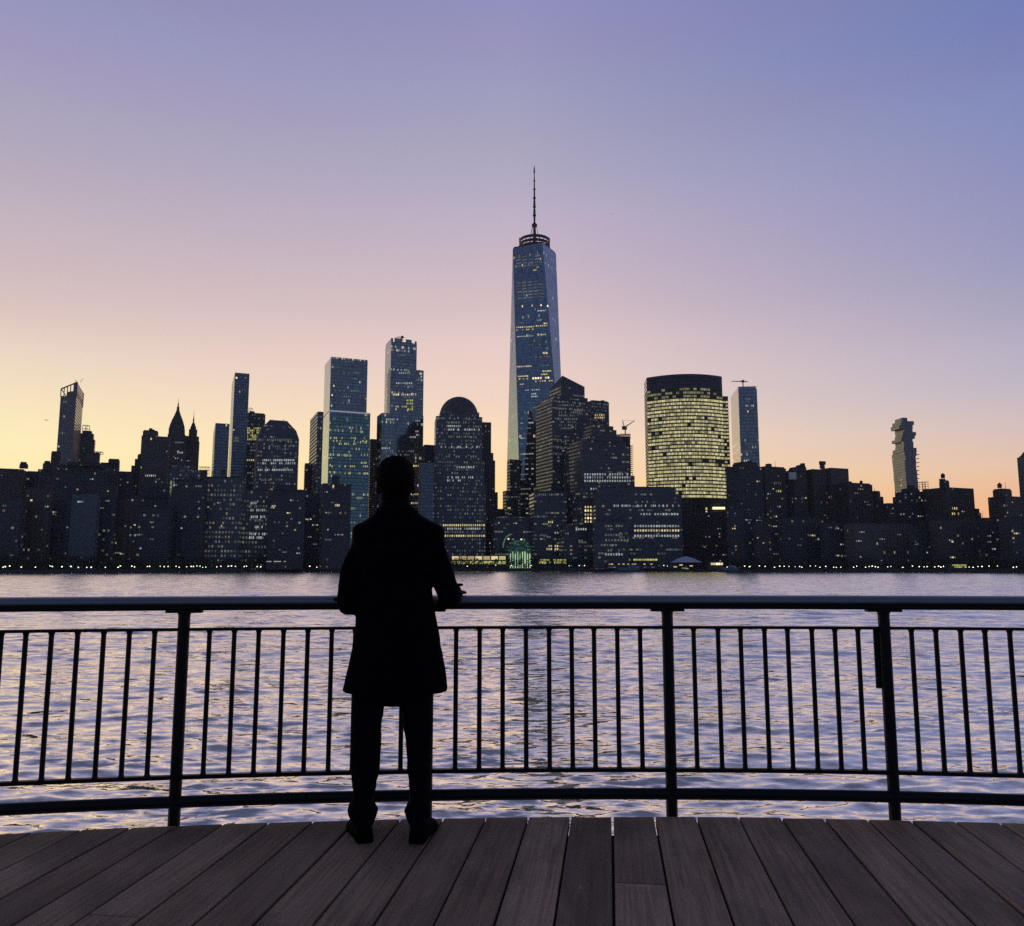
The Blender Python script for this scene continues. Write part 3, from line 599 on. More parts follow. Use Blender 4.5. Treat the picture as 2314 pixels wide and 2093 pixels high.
    spec2 = [(692, 1179, 1182, 1, 1, 'w_hot'), (691.5, 1201, 1204, 1, 1, 'w_hot'), (691.5, 1221, 1224, 1, 1, 'w_hot'), (694, 1236, 1239, 1, 1, 'w_hot'), (704, 1214, 1232, 3, 1, 'w_cool'), (713, 1188, 1197, 2, 1, 'w_dim'), (725, 1212, 1224, 2, 1, 'w_cool'),
             (729, 1166, 1184, 5, .7, 'w_dim'), (733, 1228, 1238, 2, 1, 'w_warm'), (739, 1166, 1208, 10, .8, 'w_warm'), (738, 1210, 1238, 6, 1, 'w_warm'), (745, 1166, 1206, 9, .6, 'w_green'), (760, 1168, 1206, 8, .7, 'w_cool'), (758, 1210, 1238, 7, .9, 'w_warm'),
             (780, 1188, 1240, 9, .3, 'w_dim'), (800, 1226, 1238, 2, 1, 'w_hot'), (808, 1198, 1244, 9, .7, 'w_dim'), (828, 1167, 1202, 8, 1, 'w_warm'), (828, 1220, 1240, 4, .8, 'w_dim'), (841, 1225, 1246, 4, .9, 'w_warm'), (848, 1222, 1243, 4, .9, 'w_warm'),
             (850, 1170, 1194, 5, .8, 'w_warm'), (856, 1172, 1194, 5, .8, 'w_green'), (856, 1202, 1242, 7, .9, 'w_hot'), (863, 1208, 1250, 8, .9, 'w_warm'), (868, 1174, 1184, 2, 1, 'w_warm'), (882, 1186, 1220, 7, .8, 'w_cool'), (891, 1200, 1216, 4, .9, 'w_cool'), (897, 1200, 1216, 4, .9, 'w_cool'),
             (922, 1190, 1212, 5, .8, 'w_dim')] + [(y, 1176, 1206, 5, .55, q) for y, q in zip((946, 956, 968, 980, 990, 1003, 1013, 1026, 1036, 1049, 1060, 1072, 1083, 1095, 1105, 1116, 1127, 1139, 1150, 1160, 1168), ('w_dim', 'w_cool', 'w_dim') * 7)]
    for y, x0, x1, n, pr, mat in spec + spec2:
        for i in range(n):
            if rng.random() > pr: continue
            x = x0 + (i + .5) * (x1 - x0) / n; slant = (1.5 if (y, x0, x1, n, pr, mat) in spec else 1) * (1190 - x) * .05
            tri = inv if x < xdiv(y) else up
            p, nn = hit(tri, x, y + slant); aa = math.atan2(nn.y, nn.x) + math.pi / 2
            if nn.y > 0: aa += math.pi
            w = max(1.2, (x1 - x0) / n / FPX * p.y * (.85 if n < 6 else .65)); put_window(rt, p, aa, w, 1.5 if mat != 'w_hot' else 2.2, mat)
tallest()
# --- pyramid-roof tower right of it
def pyramid():
    D = 870; rt, P, zt, P0, Z0 = B('broad office tower with a shallow pyramid roof right of the tallest tower', D, [(1206, 1338, 1092), (1211, 1333, 902), (1222, 1328, 893)], 'officeband', name='skyscraper', cat='skyscraper', rim=False, a=R(24), ratio=.85)
    Pf = fit((1211, 1333, 902), D, R(24), .85)[0]
    ap = W(1271, 849, D + 22)
    q, zq, _ = fit((1241, 1321, 869), D + 2, R(24), 1.)
    m = MB(); m.prism(q, zt - 2, zq); m.build('setback', F['officeband'], rt)
    cy = sum(p[1] for p in q) / 4; apx = W(1271, 849, cy); cx, apz = apx.x, apx.z
    m = MB()
    for i in range(4): j = (i + 1) % 4; m.face([(*q[i], zq), (*q[j], zq), (cx, cy, apz)])
    m.face([(*p, zq) for p in reversed(q)]); m.build('pyramid_roof', M['roof'], rt)
    rng = random.Random(5)
    rows(rt, Pf, [(908, 1262, 1318, 11, .7, 'w_dim'), (916, 1260, 1318, 12, .7, 'w_dim'), (924, 1262, 1318, 12, .8, 'w_dim'), (932, 1262, 1315, 12, .8, 'w_dim'), (939, 1262, 1312, 12, .7, 'w_dim'), (947, 1260, 1305, 10, .8, 'w_dim'), (954, 1262, 1303, 10, .8, 'w_dim'), (961, 1262, 1303, 10, .8, 'w_dim'), (968, 1262, 1302, 10, .7, 'w_dim'),
          (998, 1258, 1280, 5, .8, 'w_dim'), (1013, 1258, 1278, 5, .8, 'w_dim')], rng)
    for k, (x0, x1, y0, y1) in enumerate(((1213, 1238, 900, 906), (1213, 1238, 909, 914), (1213, 1238, 917, 922), (1213, 1238, 925, 930), (1213, 1238, 933, 938), (1213, 1236, 941, 946), (1225, 1243, 884, 893))):
        a_, b_ = face_hit(Pf, 'L', x0 + 1, y0), face_hit(Pf, 'L', x1, y0)
pyramid()
B('square dark tower with two lit rows peeking out behind the pyramid-roof tower', 960, [(1322, 1376, 906)], 'office', name='skyscraper', cat='skyscraper', roofbits=1,
  win=[(938, 1343, 1367, 5, .9, 'w_warm'), (944, 1343, 1367, 6, 1, 'w_warm'), (950, 1343, 1367, 6, .6, 'w_dim'), (962, 1335, 1370, 6, .5, 'w_dim')])
def stepped():
    D = 830; rt, P, zt, P0, Z0 = B('stepped ziggurat-topped office tower below the pyramid-roof tower', D,
       [(1272, 1434, 1069), (1275, 1422, 1003), (1282, 1415, 992), (1304, 1407, 984), (1312, 1400, 977), (1316, 1393, 968), (1320, 1386, 960)], 'officeband', name='skyscraper', cat='skyscraper', rim=False, a=R(24), ratio=.7)
    rng = random.Random(6)
    rows(rt, P0, [(1072, 1308, 1432, 22, .8, 'w_cool'), (1079, 1308, 1432, 22, .95, 'w_cool'), (1087, 1308, 1432, 22, .9, 'w_cool'), (1105, 1333, 1350, 3, .9, 'w_cool'), (1146, 1308, 1338, 5, 1, 'w_warm'), (1154, 1308, 1338, 5, 1, 'w_hot'), (1163, 1308, 1338, 5, 1, 'w_warm'), (1171, 1308, 1338, 5, 1, 'w_hot'), (1179, 1308, 1338, 5, 1, 'w_warm')], rng)
stepped()
r_ = B('unfinished concrete tower with open floors under a luffing crane', 900, [(1395, 1424, 986)], 'stone', name='skyscraper', cat='skyscraper', rim=False)[0]
lattice(r_, 1402, 1424, 981, 992, 899, 6, 1, .35)
for k in range(14):
    m = MB(); A = W(1420, 1008 + k * 4.6, 899); m.box((A.x + 1.5, A.y + 3), 3.0, 4, A.z, A.z + .5, GA); m.build('open_floor', M['crane'], r_)
def luff():
    D = 905; b = W(1413, 982, D); t = W(1411, 966, D); rt = root('tower_crane', b, 'luffing crane with raised jib above the unfinished tower', 'crane')
    m = MB(); m.tube((b.x, b.y, b.z - 1), (b.x, b.y, t.z), .8, .7, 4); m.build('mast', M['crane'], rt)
    m = MB(); m.box((t.x, t.y), 2.6, 1.6, t.z - 2.6, t.z + 1.2); m.build('cab', M['crane'], rt)
    e = W(1434, 951, D); p = W(1407, 950, D)
    m = MB(); m.tube(t, e, .9, .5, 4); m.build('jib', M['crane'], rt)
    m = MB(); m.tube(t, p, .7, .4, 4); m.build('counter_mast', M['crane'], rt)
    m = MB(); m.tube(p, e, .14, None, 4); m.tube(p, (t.x - 3, t.y, t.z), .14, None, 4); m.build('stay_cable', M['crane'], rt)
luff()
B('dark office wing in front of the tallest tower behind the glass atrium', 845, [(1108, 1212, 1174), (1120, 1206, 1168)], 'officeband', autow=6, a=R(10))
B('tall dark office wing at the foot of the pyramid-roof tower', 840, [(1196, 1280, 1112)], 'officeband', a=R(10), autow=3,
  win=[(1118, 1216, 1272, 12, .9, 'w_dim'), (1121, 1196, 1216, 5, .6, 'w_dim'), (1180, 1238, 1250, 3, .8, 'w_warm'), (1188, 1238, 1250, 3, .8, 'w_dim'), (1234, 1234, 1262, 6, .8, 'w_warm'), (1241, 1234, 1262, 6, .8, 'w_warm'), (1204, 1252, 1268, 3, .9, 'w_cool')])
B('dark low wing with tan lit bands below the stepped office tower', 820, [(1262, 1345, 1190)], 'officeband', a=R(10), autow=2,
  win=[(1196, 1300, 1326, 5, .9, 'w_cool'), (1222, 1306, 1318, 2, 1, 'w_dim')])
B('long horizontal office block with three bright dotted rows left of the curved tower', 800, [(1338, 1540, 1118), (1345, 1527, 1102)], 'officeband', a=R(2), ratio=.3,
  win=[(1134, 1438, 1470, 6, .4, 'w_dim'), (1143, 1386, 1536, 34, .5, 'w_cool'), (1162, 1446, 1534, 14, .9, 'w_cool'), (1162, 1368, 1378, 3, .7, 'w_dim'), (1189, 1432, 1536, 17, 1, 'w_cool'), (1199, 1432, 1536, 17, 1, 'w_warm'), (1211, 1432, 1536, 17, 1, 'w_cool')])
B('low dark annex with small lit windows in front of the long office block', 790, [(1340, 1420, 1180)], 'officeband', a=R(2), ratio=.3,
  win=[(1189, 1366, 1408, 7, .7, 'w_dim'), (1209, 1366, 1408, 7, .9, 'w_dim'), (1221, 1366, 1422, 8, .8, 'w_dim'), (1232, 1350, 1408, 9, .6, 'w_dim'), (1244, 1366, 1408, 7, .5, 'w_dim'), (1253, 1366, 1408, 7, .9, 'w_cool')])
# --- curved lit tower
def curved():
    D = 860; n = 22; yt = 848
    def pt(px, f, y):   # f along the bow 0..1
        return None
    A = W(1461, 854, D + 12); Bq = W(1631, 848, D + 6); ch = Vector((Bq.x - A.x, Bq.y - A.y)); nn = Vector((ch.y, -ch.x)).normalized(); sag = 15
    zt = W(1550, yt, D).z
    arc = [(A.x + ch.x * t + nn.x * sag * (1 - (2 * t - 1) ** 2), A.y + ch.y * t + nn.y * sag * (1 - (2 * t - 1) ** 2)) for t in (i / n for i in range(n + 1))]
    bk = Vector((-nn.x, -nn.y)) * 30
    rt = root('skyscraper', (sum(a[0] for a in arc) / len(arc), D + 14, 2.6), 'broad bow-fronted glass tower glowing with yellow-green lit floors', 'skyscraper')
    m = MB(); poly = arc + [(Bq.x + bk.x, Bq.y + bk.y), (A.x + bk.x, A.y + bk.y)]
    wallm = facade('bow_tower_skin', (.035, .037, .025), (.05, .05, .035), 4, 3.9, .7, .5, 0, 0, 0, metal=.2, rough=.2)
    m.prism(poly, 2.4, zt - 15); m.build('wall', wallm, rt)
    m = MB(); m.prism(poly, zt - 15.1, zt); m.build('crown', facade('bow_tower_crown', (.07, .065, .09), (.03, .03, .05), 60, 4.2, .99, .6, 0, 0, 0, metal=.3), rt)
    zr = W(1636, 897, D + 10).z; e = ch.normalized()
    m = MB(); s0 = Bq - Vector((0, 0, 0)); p0 = (Bq.x + .02, Bq.y + 1); w = 26 / FPX * D * .5
    m.prism([p0, (p0[0] + e.x * w, p0[1] + e.y * w), (p0[0] + e.x * w + bk.x * .9, p0[1] + e.y * w + bk.y * .9), (p0[0] + bk.x * .9, p0[1] + bk.y * .9)], 2.4, zr); m.build('side_wing', wallm, rt)
    rng = random.Random(21)
    ys = [906 + 8.03 * k for k in range(28)]; wins = []
    dark = {(9, 10), (9, 11), (9, 17), (9, 18), (10, 15), (10, 19)}
    for r in range(-3, 31):
        y = 906 + 8.03 * r; z = W(1550, y, D).z
        for i in range(n):
            if r < 0: pr = (.45, .6, .65)[r + 3]
            elif r > 27: continue
            elif r in (17, 18): pr = .55 if i > 4 and i < 10 else (.05 if r == 17 and i > 9 else .6)
            elif 6 <= r <= 9 and 11 < i < 20: pr = .6
            elif 5 <= r <= 10 and i < 5: pr = .7
            elif r in (10, 12, 13) : pr = .82
            else: pr = .97
            off_ = rng.random() > pr
            if off_ and (r < 0 or rng.random() < .35): continue
            a, b = Vector(arc[i]), Vector(arc[i + 1]); d = (b - a).normalized(); o = Vector((d.y, -d.x)); wd = (b - a).length
            wins.append((a + (b - a) * .5 + o * .06, math.atan2(d.y, d.x), wd, z, r if not off_ else -9))
    wins = [(p + Vector((math.cos(a), math.sin(a))) * (sg * wd * .235), a, wd, z, r) for p, a, wd, z, r in wins for sg in (-1, 1)]; rng.shuffle(wins); wins.sort(key=lambda w: 0 if w[4] >= 0 else 1)
    mats = [glow('bow_window_a', (238, 226, 170), .68), glow('bow_window_b', (228, 217, 156), .57), glow('bow_window_c', (205, 200, 140), .3)]
    M['bw0'], M['bw1'], M['bw2'] = mats
    mb_ = MB()
    for k, (p, a, wd, z, r) in enumerate(wins):
        w, h = wd * .40, 2.3; mi = rng.choice((0, 0, 0, 1, 1)) if r >= 0 else 2
        if k < 99: put_window(rt, (p.x, p.y, z), a, w, h, 'bw%d' % mi)
        else:
            ca, sa = math.cos(a), math.sin(a); q = [(-w / 2, -.25), (w / 2, -.25), (w / 2, .3), (-w / 2, .3)]; pl = [(p.x + x * ca - y * sa, p.y + x * sa + y * ca) for x, y in q]
            n0 = len(mb_.f); mb_.prism(pl, z - h / 2, z + h / 2)
            for t in range(n0, len(mb_.f)): mb_.mi[t] = mi
    for k in range(28):   # side wing windows
        y = 906 + 8.03 * k; z = W(1550, y, D).z
        for s in (.3, .75):
            if rng.random() < .75:
                p = (p0[0] + e.x * w_ * s, p0[1] + e.y * w_ * s) if False else (p0[0] + e.x * (26 / FPX * D * .5) * s, p0[1] + e.y * (26 / FPX * D * .5) * s)
                n0 = len(mb_.f); mb_.box(p, 1.2, .3, z - 1, z + 1, math.atan2(e.y, e.x))
                for t in range(n0, len(mb_.f)): mb_.mi[t] = 1
    o = mb_.build('window_lights', mats, rt); o['kind'] = 'stuff'
    # lobby band
    for x0, x1, y0, y1, mt in ((1540, 1598, 1147, 1153, 'w_warm'), (1610, 1638, 1146, 1151, 'w_hot'), (1560, 1598, 1155, 1158, 'w_warm')):
        Aw, Bw = W(x0, y0, D - 4), W(x1, y1, D - 4); m = MB(); m.box(((Aw.x + Bw.x) / 2, Aw.y + 0), (Bw.x - Aw.x) / 2, .6, Bw.z, Aw.z); m.build('lobby_window', M[mt], rt)
curved()
B('low dark base in front of the bow-fronted tower', 845, [(1536, 1645, 1160)], 'brick', a=R(2), ratio=.3, autow=3)
# --- right part
B('tall dark-blue tower with pale left side behind the right-hand flats', 900, [(1651, 1668, 1710, 874, 'L')], 'glass', name='skyscraper', cat='skyscraper', a=R(-7), rim=False,
  win=[(902, 1685, 1700, 4, .8, 'w_dim'), (917, 1684, 1704, 5, .8, 'w_cool'), (930, 1684, 1700, 4, .8, 'w_warm'), (1021, 1680, 1705, 5, .7, 'w_dim'), (1041, 1680, 1705, 5, .8, 'w_cool')])
crane_flat('flat-jib crane on the dark-blue tower right of the bow-fronted tower', 1653, 1679, 1690, 862, 871, 910)
r_ = B('boxy dark apartment building right against the bow-fronted tower', 760, [(1640, 1724, 1052), (1655, 1712, 1046)], 'dark', name='apartment_block', autow=8)[0]
B('wide dark apartment block with a small rooftop rig, right of the dark-blue tower', 770, [(1700, 1776, 1056)], 'brick', name='apartment_block', autow=6, roofbits=2,
  win=[(1092, 1692, 1722, 7, .6, 'w_dim'), (1092, 1748, 1766, 4, .9, 'w_dim'), (1110, 1748, 1766, 4, .6, 'w_green'), (1150, 1712, 1724, 2, 1, 'w_warm'), (1158, 1700, 1712, 3, 1, 'w_warm'), (1165, 1695, 1708, 3, 1, 'w_warm'), (1171, 1712, 1726, 3, 1, 'w_dim')])
rt, P, zt, P0, Z0 = B('dark block with a pale rooftop billboard among the right-hand flats', 775, [(1774, 1822, 1062), (1782, 1820, 1058)], 'brick', name='apartment_block', autow=5, rim=True)
A, Bw = W(1784, 1067, 760), W(1801, 1083, 760); m = MB(); m.box(((A.x + Bw.x) / 2, 762), (Bw.x - A.x) / 2, .8, Bw.z, A.z); m.build('pale_panel', M['panel'], rt)
B('broad brown flats with a bulging rooftop tank in the right-hand group', 780, [(1816, 1868, 1060), (1800, 1822, 1056)], 'brick', name='apartment_block', autow=6, roofbits=3)
B('tallest brown flats of the right-hand group with a sharp right corner', 785, [(1850, 1917, 1057), (1852, 1864, 1052)], 'stone', name='apartment_block', autow=4)
B('flats carrying a round water tank, one step lower right of the brown flats', 770, [(1880, 1971, 1093)], 'brick', name='apartment_block', autow=5)
_rt, _P, _zt = BUILD['flats carrying a round water tank, one step lower right of the brown flats'][:3]
A = W(1949, 1090, 775); water_tank_part((A.x, 778), _zt - 1.5, _rt, .8)
B('small stepped flats right of the water tank flats', 790, [(1965, 1996, 1122), (1968, 1989, 1112)], 'brick', name='apartment_block', autow=2)
B('low flat-roofed building in the orange gap left of the stacked-box tower', 800, [(1990, 2028, 1137), (2017, 2026, 1126)], 'dark', name='apartment_block', autow=2)
def jenga():
    D = 1000; a = R(4); rt = None; rng = random.Random(8)
    lev = [(2022, 2049, 2075, 1108), (2021, 2048, 2074, 1085), (2019, 2046, 2072, 1062), (2018, 2045, 2070, 1050), (2017, 2044, 2070, 1040), (2016, 2046, 2069, 1030), (2015, 2044, 2071, 1021), (2017, 2042, 2071, 1012), (2023, 2042, 2064, 1007),
           (2023, 2043, 2064, 998), (2015, 2036, 2062, 991), (2022, 2038, 2067, 984), (2023, 2040, 2070, 976), (2022, 2043, 2062, 969), (2013, 2032, 2062, 960), (2016, 2036, 2065, 951.5), (2022, 2038, 2050, 944)]
    z0 = 2.4
    for k, (xl, xc, xr, y) in enumerate(lev):
        P, Z, _ = fit((xl, xc, xr, y, 'L'), D, a)
        if rt is None: rt = root('skyscraper', (P[0][0], P[0][1], 2.6), 'slim tower of shifted stacked boxes, pale on its left side', 'skyscraper')
        m = MB(); m.prism(inset(P, 1 + .004 * (k % 3)), z0, Z); o = m.build('stacked_floor' if k else 'wall', F['palebox'], rt)
        z0 = Z + .02
    m = MB()
    for k in range(9):
        for x in (2074,):
            A = W(x, 1100 - k * 9, D + 18); m.box((A.x, A.y), 1.2, 2, A.z, A.z + .6, a)
    m.build('balcony', F['conc'], rt)
jenga()
B('dark flats under the stacked-box tower', 760, [(2022, 2100, 1110), (2036, 2078, 1106)], 'dark', name='apartment_block', autow=4)
_rt = BUILD['dark flats under the stacked-box tower'][0]; lattice(_rt, 2084, 2097, 1089, 1110, 770, 2, 4, .2)
B('wide square flats with a central rooftop cabin, right of the stacked-box tower', 740, [(2085, 2200, 1101), (2122, 2145, 1088)], 'brick', name='apartment_block', autow=7, roofbits=2,
  win=[(1149, 2150, 2164, 3, 1, 'w_warm'), (1154, 2098, 2112, 3, .8, 'w_warm'), (1161, 2150, 2168, 4, .8, 'w_warm'), (1166, 2120, 2134, 3, .8, 'w_dim')])
B('low brown shed roof in the bright gap right of the square flats', 720, [(2190, 2217, 1159), (2200, 2214, 1157)], 'brick', name='apartment_block')
B('low dark roofs before the flats that carry the wooden water tank', 700, [(2210, 2242, 1173)], 'dark', name='apartment_block', autow=2)
B('square flats carrying a wooden water tank on legs near the right edge', 700, [(2232, 2312, 1121), (2243, 2286, 1107)], 'brick', name='apartment_block', autow=5)
_rt, _P, _zt = BUILD['square flats carrying a wooden water tank on legs near the right edge'][:3]
A = W(2262, 1100, 712); water_tank_part((A.x, 714), _zt + .8, _rt, 1.0)
rt, P, zt, _, _ = B('dark slab tower with a rounded cap cut by the right edge of the photo', 720, [(2298, 2400, 1028)], 'blueglass', name='skyscraper', cat='skyscraper', autow=3)
c = W(2325, 1027, 745); m = MB(); m.lathe((c.x, c.y), [(7, zt), (6.6, zt + 3), (4.5, zt + 6), (.4, zt + 7.5)], 16); m.build('roof_cap', M['roof'], rt)
# --- dark front rows near the shore
front = [
 (-40, 62, 1128, 'dark', 'wide dark waterfront flats at the left edge'), (58, 122, 1105, 'brick', 'brown waterfront flats with a few bright windows, second from left edge'),
 (118, 168, 1142, 'dark', 'low dark waterfront flats left of the pale blue glass slab'), (163, 228, 1117, 'slate', 'pale blue glass slab among dark waterfront flats on the left'),
 (226, 268, 1098, 'dark', 'dark waterfront flats just right of the pale blue glass slab'), (262, 318, 1128, 'brick', 'unlit brown waterfront block below the low flat roof'),
 (312, 392, 1150, 'dark', 'broad dark waterfront block below the pyramid-spired tower'), (388, 470, 1086, 'dark', 'dark waterfront flats below the needle tower with scattered lights'),
 (462, 552, 1080, 'office', 'tall dark waterfront block below the slim tall tower'), (690, 730, 1118, 'dark', 'narrow dark waterfront block left of the man\'s elbow'),
 (1700, 1762, 1180, 'brick', 'waterfront flats with warm windows below the rooftop-rig block'), (1756, 1856, 1172, 'dark', 'broad dark waterfront flats below the billboard block'),
 (1640, 1706, 1150, 'dark', 'dark waterfront block at the right foot of the bow-fronted tower'), (1852, 1912, 1185, 'dark', 'unlit dark waterfront block below the tallest brown flats'),
 (1906, 2060, 1184, 'stone', 'long greyish waterfront block with a pale top ledge on the right'), (2054, 2102, 1192, 'dark', 'narrow unlit waterfront block right of the long greyish block'),
 (2098, 2216, 1176, 'brick', 'broad waterfront flats below the square flats with rooftop cabin'), (2210, 2260, 1185, 'dark', 'low dark waterfront block left of the right edge'),
 (2256, 2380, 1172, 'dark', 'broad dark waterfront flats cut by the right edge')]
for i, (x0, x1, y, mt, lb) in enumerate(front):
    D = min(shore_y(x0), shore_y(x1)) + 28 + (i % 3) * 6
    B(lb, D, [(x0, x1, y)], mt, name='apartment_block', a=R(6), ratio=.35, autow=5 if mt != 'slate' else 2, roofbits=1)

# --- glass atrium, pavilions, ferry pier
def atrium():
    D = 812; A, Bp = W(1150, 1276, D), W(1201, 1276, D); c = ((A.x + Bp.x) / 2, D + 14); rad = (Bp.x - A.x) / 2
    rt = root('glass_atrium', (c[0], c[1], 2.6), 'green-lit glass vault on the far waterfront left of the tallest tower', 'atrium')
    z1 = W(1175, 1240, D).z; zt = W(1175, 1212, D).z; steps = ((rad, -12, z1 - 2, zt - 3), (rad * .82, -14.5, z1 - 3, zt - 5))
    for r, y0, zb_, zt_ in steps:
        m = MB(); n = 14; H = zt_ - zb_
        pr = [(r * math.cos(i * math.pi / n), zb_ + H * math.sin(i * math.pi / n)) for i in range(n + 1)]
        for a, b in zip(pr, pr[1:]):
            m.face([(c[0] + a[0], c[1] + y0, a[1]), (c[0] + b[0], c[1] + y0, b[1]), (c[0] + b[0], c[1] + 20, b[1]), (c[0] + a[0], c[1] + 20, a[1])], [(0, a[1]), (0, b[1]), (32, b[1]), (32, a[1])])
        m.face([(c[0] + p[0], c[1] + y0, p[1]) for p in pr], [(p[0] + r, p[1]) for p in pr])
        m.build('vault', F['atrium'], rt)
    m = MB(); m.box(c, rad, 12, 2.5, z1 - 2); m.build('wall', F['atrium'], rt)
    for k in range(9):
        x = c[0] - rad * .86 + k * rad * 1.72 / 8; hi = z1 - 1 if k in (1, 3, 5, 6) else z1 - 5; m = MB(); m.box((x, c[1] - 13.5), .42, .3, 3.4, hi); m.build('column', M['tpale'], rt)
    for x, y in ((1149, 1218), (1178, 1219)):
        p = W(x, y, D - 3); m = MB(); m.lathe((p.x, p.y), [(.2, p.z - .8), (.9, p.z - .3), (.9, p.z + .3), (.2, p.z + .8)], 8); m.build('floodlight', M['w_hot'], rt)
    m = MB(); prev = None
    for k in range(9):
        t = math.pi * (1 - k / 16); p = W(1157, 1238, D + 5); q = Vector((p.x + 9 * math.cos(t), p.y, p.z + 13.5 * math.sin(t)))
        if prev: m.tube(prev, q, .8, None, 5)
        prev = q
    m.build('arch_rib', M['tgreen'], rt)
atrium()
def pavilion(name, label, x0, x1, ytop, D, panes, mats, rows_, cat='pavilion'):
    A, Bp = W(x0, ytop, D), W(x1, ytop, D); c = ((A.x + Bp.x) / 2, D + 6); hw = (Bp.x - A.x) / 2
    rt = root(name, (c[0], c[1], 2.6), label, cat)
    m = MB(); m.box(c, hw, 5, 2.5, A.z - .6); m.build('wall', F['dark'], rt)
    m = MB(); m.box(c, hw + .8, 6, A.z - .58, A.z); m.build('roof', M['roof'], rt)
    rng = random.Random(x0)
    for y0, y1, n, mat, pr in rows_:
        for i in range(n):
            if rng.random() > pr: continue
            xa, xb = x0 + (x1 - x0) * (i + .08) / n, x0 + (x1 - x0) * (i + .92) / n
            a, b = W(xa, y0, D + .7), W(xb, y1, D + .7); m = MB(); m.box(((a.x + b.x) / 2, D + .8), (b.x - a.x) / 2, .25, b.z, a.z); m.build('window', M[mat], rt)
    return rt
pavilion('pavilion', 'long glass pavilion glowing yellow at the foot of the domed tower', 1020, 1144, 1255, 806, 6, 'w_warm', [(1257, 1265, 7, 'w_warm', 1), (1268, 1275, 12, 'w_green', .9)])
pavilion('pavilion', 'low glowing arcade right of the green-lit glass vault', 1212, 1280, 1262, 806, 6, 'w_green', [(1264, 1267, 9, 'w_green', .6), (1269, 1274, 12, 'w_green', .8)])
pavilion('pavilion', 'low lit arcade under the long office block', 1376, 1486, 1261, 800, 6, 'w_green', [(1263, 1267, 18, 'w_green', .9)])
pavilion('ferry_terminal', 'dark floating ferry terminal with scattered lights left of the tent canopy', 1375, 1480, 1271, 772, 6, 'w_green', [(1274, 1276, 20, 'w_warm', .35), (1281, 1283, 12, 'w_dim', .4)], 'ferry terminal')
pavilion('pavilion', 'bright low kiosk right of the white tent canopy', 1606, 1634, 1269, 730, 6, 'w_hot', [(1272, 1277, 5, 'w_hot', .8)])
pavilion('pavilion', 'greenish lit shelter on the promenade near the right edge', 2152, 2184, 1274, 628, 6, 'w_green', [(1276, 1278.5, 8, 'w_green', 1), (1280, 1283, 7, 'w_green', .8)])
pavilion('pavilion', 'dim lit shelter on the promenade under the chamfered-roof tower', 602, 652, 1266, 662, 6, 'w_dim', [(1268, 1270, 9, 'w_cool', .7)])
def tent():
    D = 770; rt = root('tent_canopy', W(1550, 1271, D), 'pale white peaked tent canopy on the ferry pier', 'canopy')
    m = MB(); xs = (1516, 1532, 1550, 1568, 1586); hs = (1270, 1262, 1257, 1262, 1270)
    for i in range(4):
        a, b = W(xs[i], hs[i], D + 6), W(xs[i + 1], hs[i + 1], D + 6); a2, b2 = W(xs[i], 1271, D - 6), W(xs[i + 1], 1271, D - 6); a3, b3 = W(xs[i], 1271, D + 18), W(xs[i + 1], 1271, D + 18)
        m.face([a2, b2, b, a]); m.face([a, b, b3, a3]); m.face([(*a2[:2], a2.z - .4), (*a3[:2], a3.z - .4), (*b3[:2], b3.z - .4), (*b2[:2], b2.z - .4)])
    m.build('canopy', M['white'], rt)
    for x in (1520, 1535, 1550, 1565, 1580):
        p = W(x, 1271, D - 4); m = MB(); m.tube((p.x, p.y, 1.4), (p.x, p.y, p.z), .2, None, 6); m.build('post', M['pole'], rt)
    m = MB(); p = W(1550, 1290, D); m.box((p.x, D + 6), 24, 10, -.5, 1.5); m.build('deck', M['stone'], rt)
    for x, y, mt in ((1526, 1281, 'w_hot'), (1545, 1284, 'w_cool'), (1552, 1285, 'w_cool'), (1562, 1279, 'w_warm'), (1539, 1277, 'w_warm')):
        p = W(x, y, D - 5); m = MB(); m.box((p.x, p.y), 1.5, .3, p.z - .5, p.z + .5); m.build('lamp', M[mt], rt)
tent()
def boat(x0, x1, yb, D, label):
    A, Bp = W(x0, yb, D), W(x1, yb, D); cx = (A.x + Bp.x) / 2; hw = (Bp.x - A.x) / 2; rt = root('ferry', (cx, D, 0), label, 'boat')
    m = MB(); hull = [(cx - hw, D), (cx - hw * .8, D - 3), (cx + hw * .8, D - 3), (cx + hw, D), (cx + hw * .8, D + 3), (cx - hw * .8, D + 3)]; m.taper(inset(hull, .9), -.4, hull, 1.8); m.build('hull', plain('hull_navy', (.02, .03, .06), .4), rt)
    m = MB(); m.box((cx, D), hw * .7, 2.2, 1.82, 4.1); m.build('cabin', F['blueglass'], rt)
    m = MB(); m.box((cx + hw * .2, D), hw * .25, 1.6, 4.12, 5.8); m.build('wheelhouse', F['blueglass'], rt)
boat(1385, 1455, 1291, 745, 'dark blue ferry moored beside the floating terminal')
boat(1620, 1675, 1290, 690, 'low dark ferry moored near the bright kiosk')
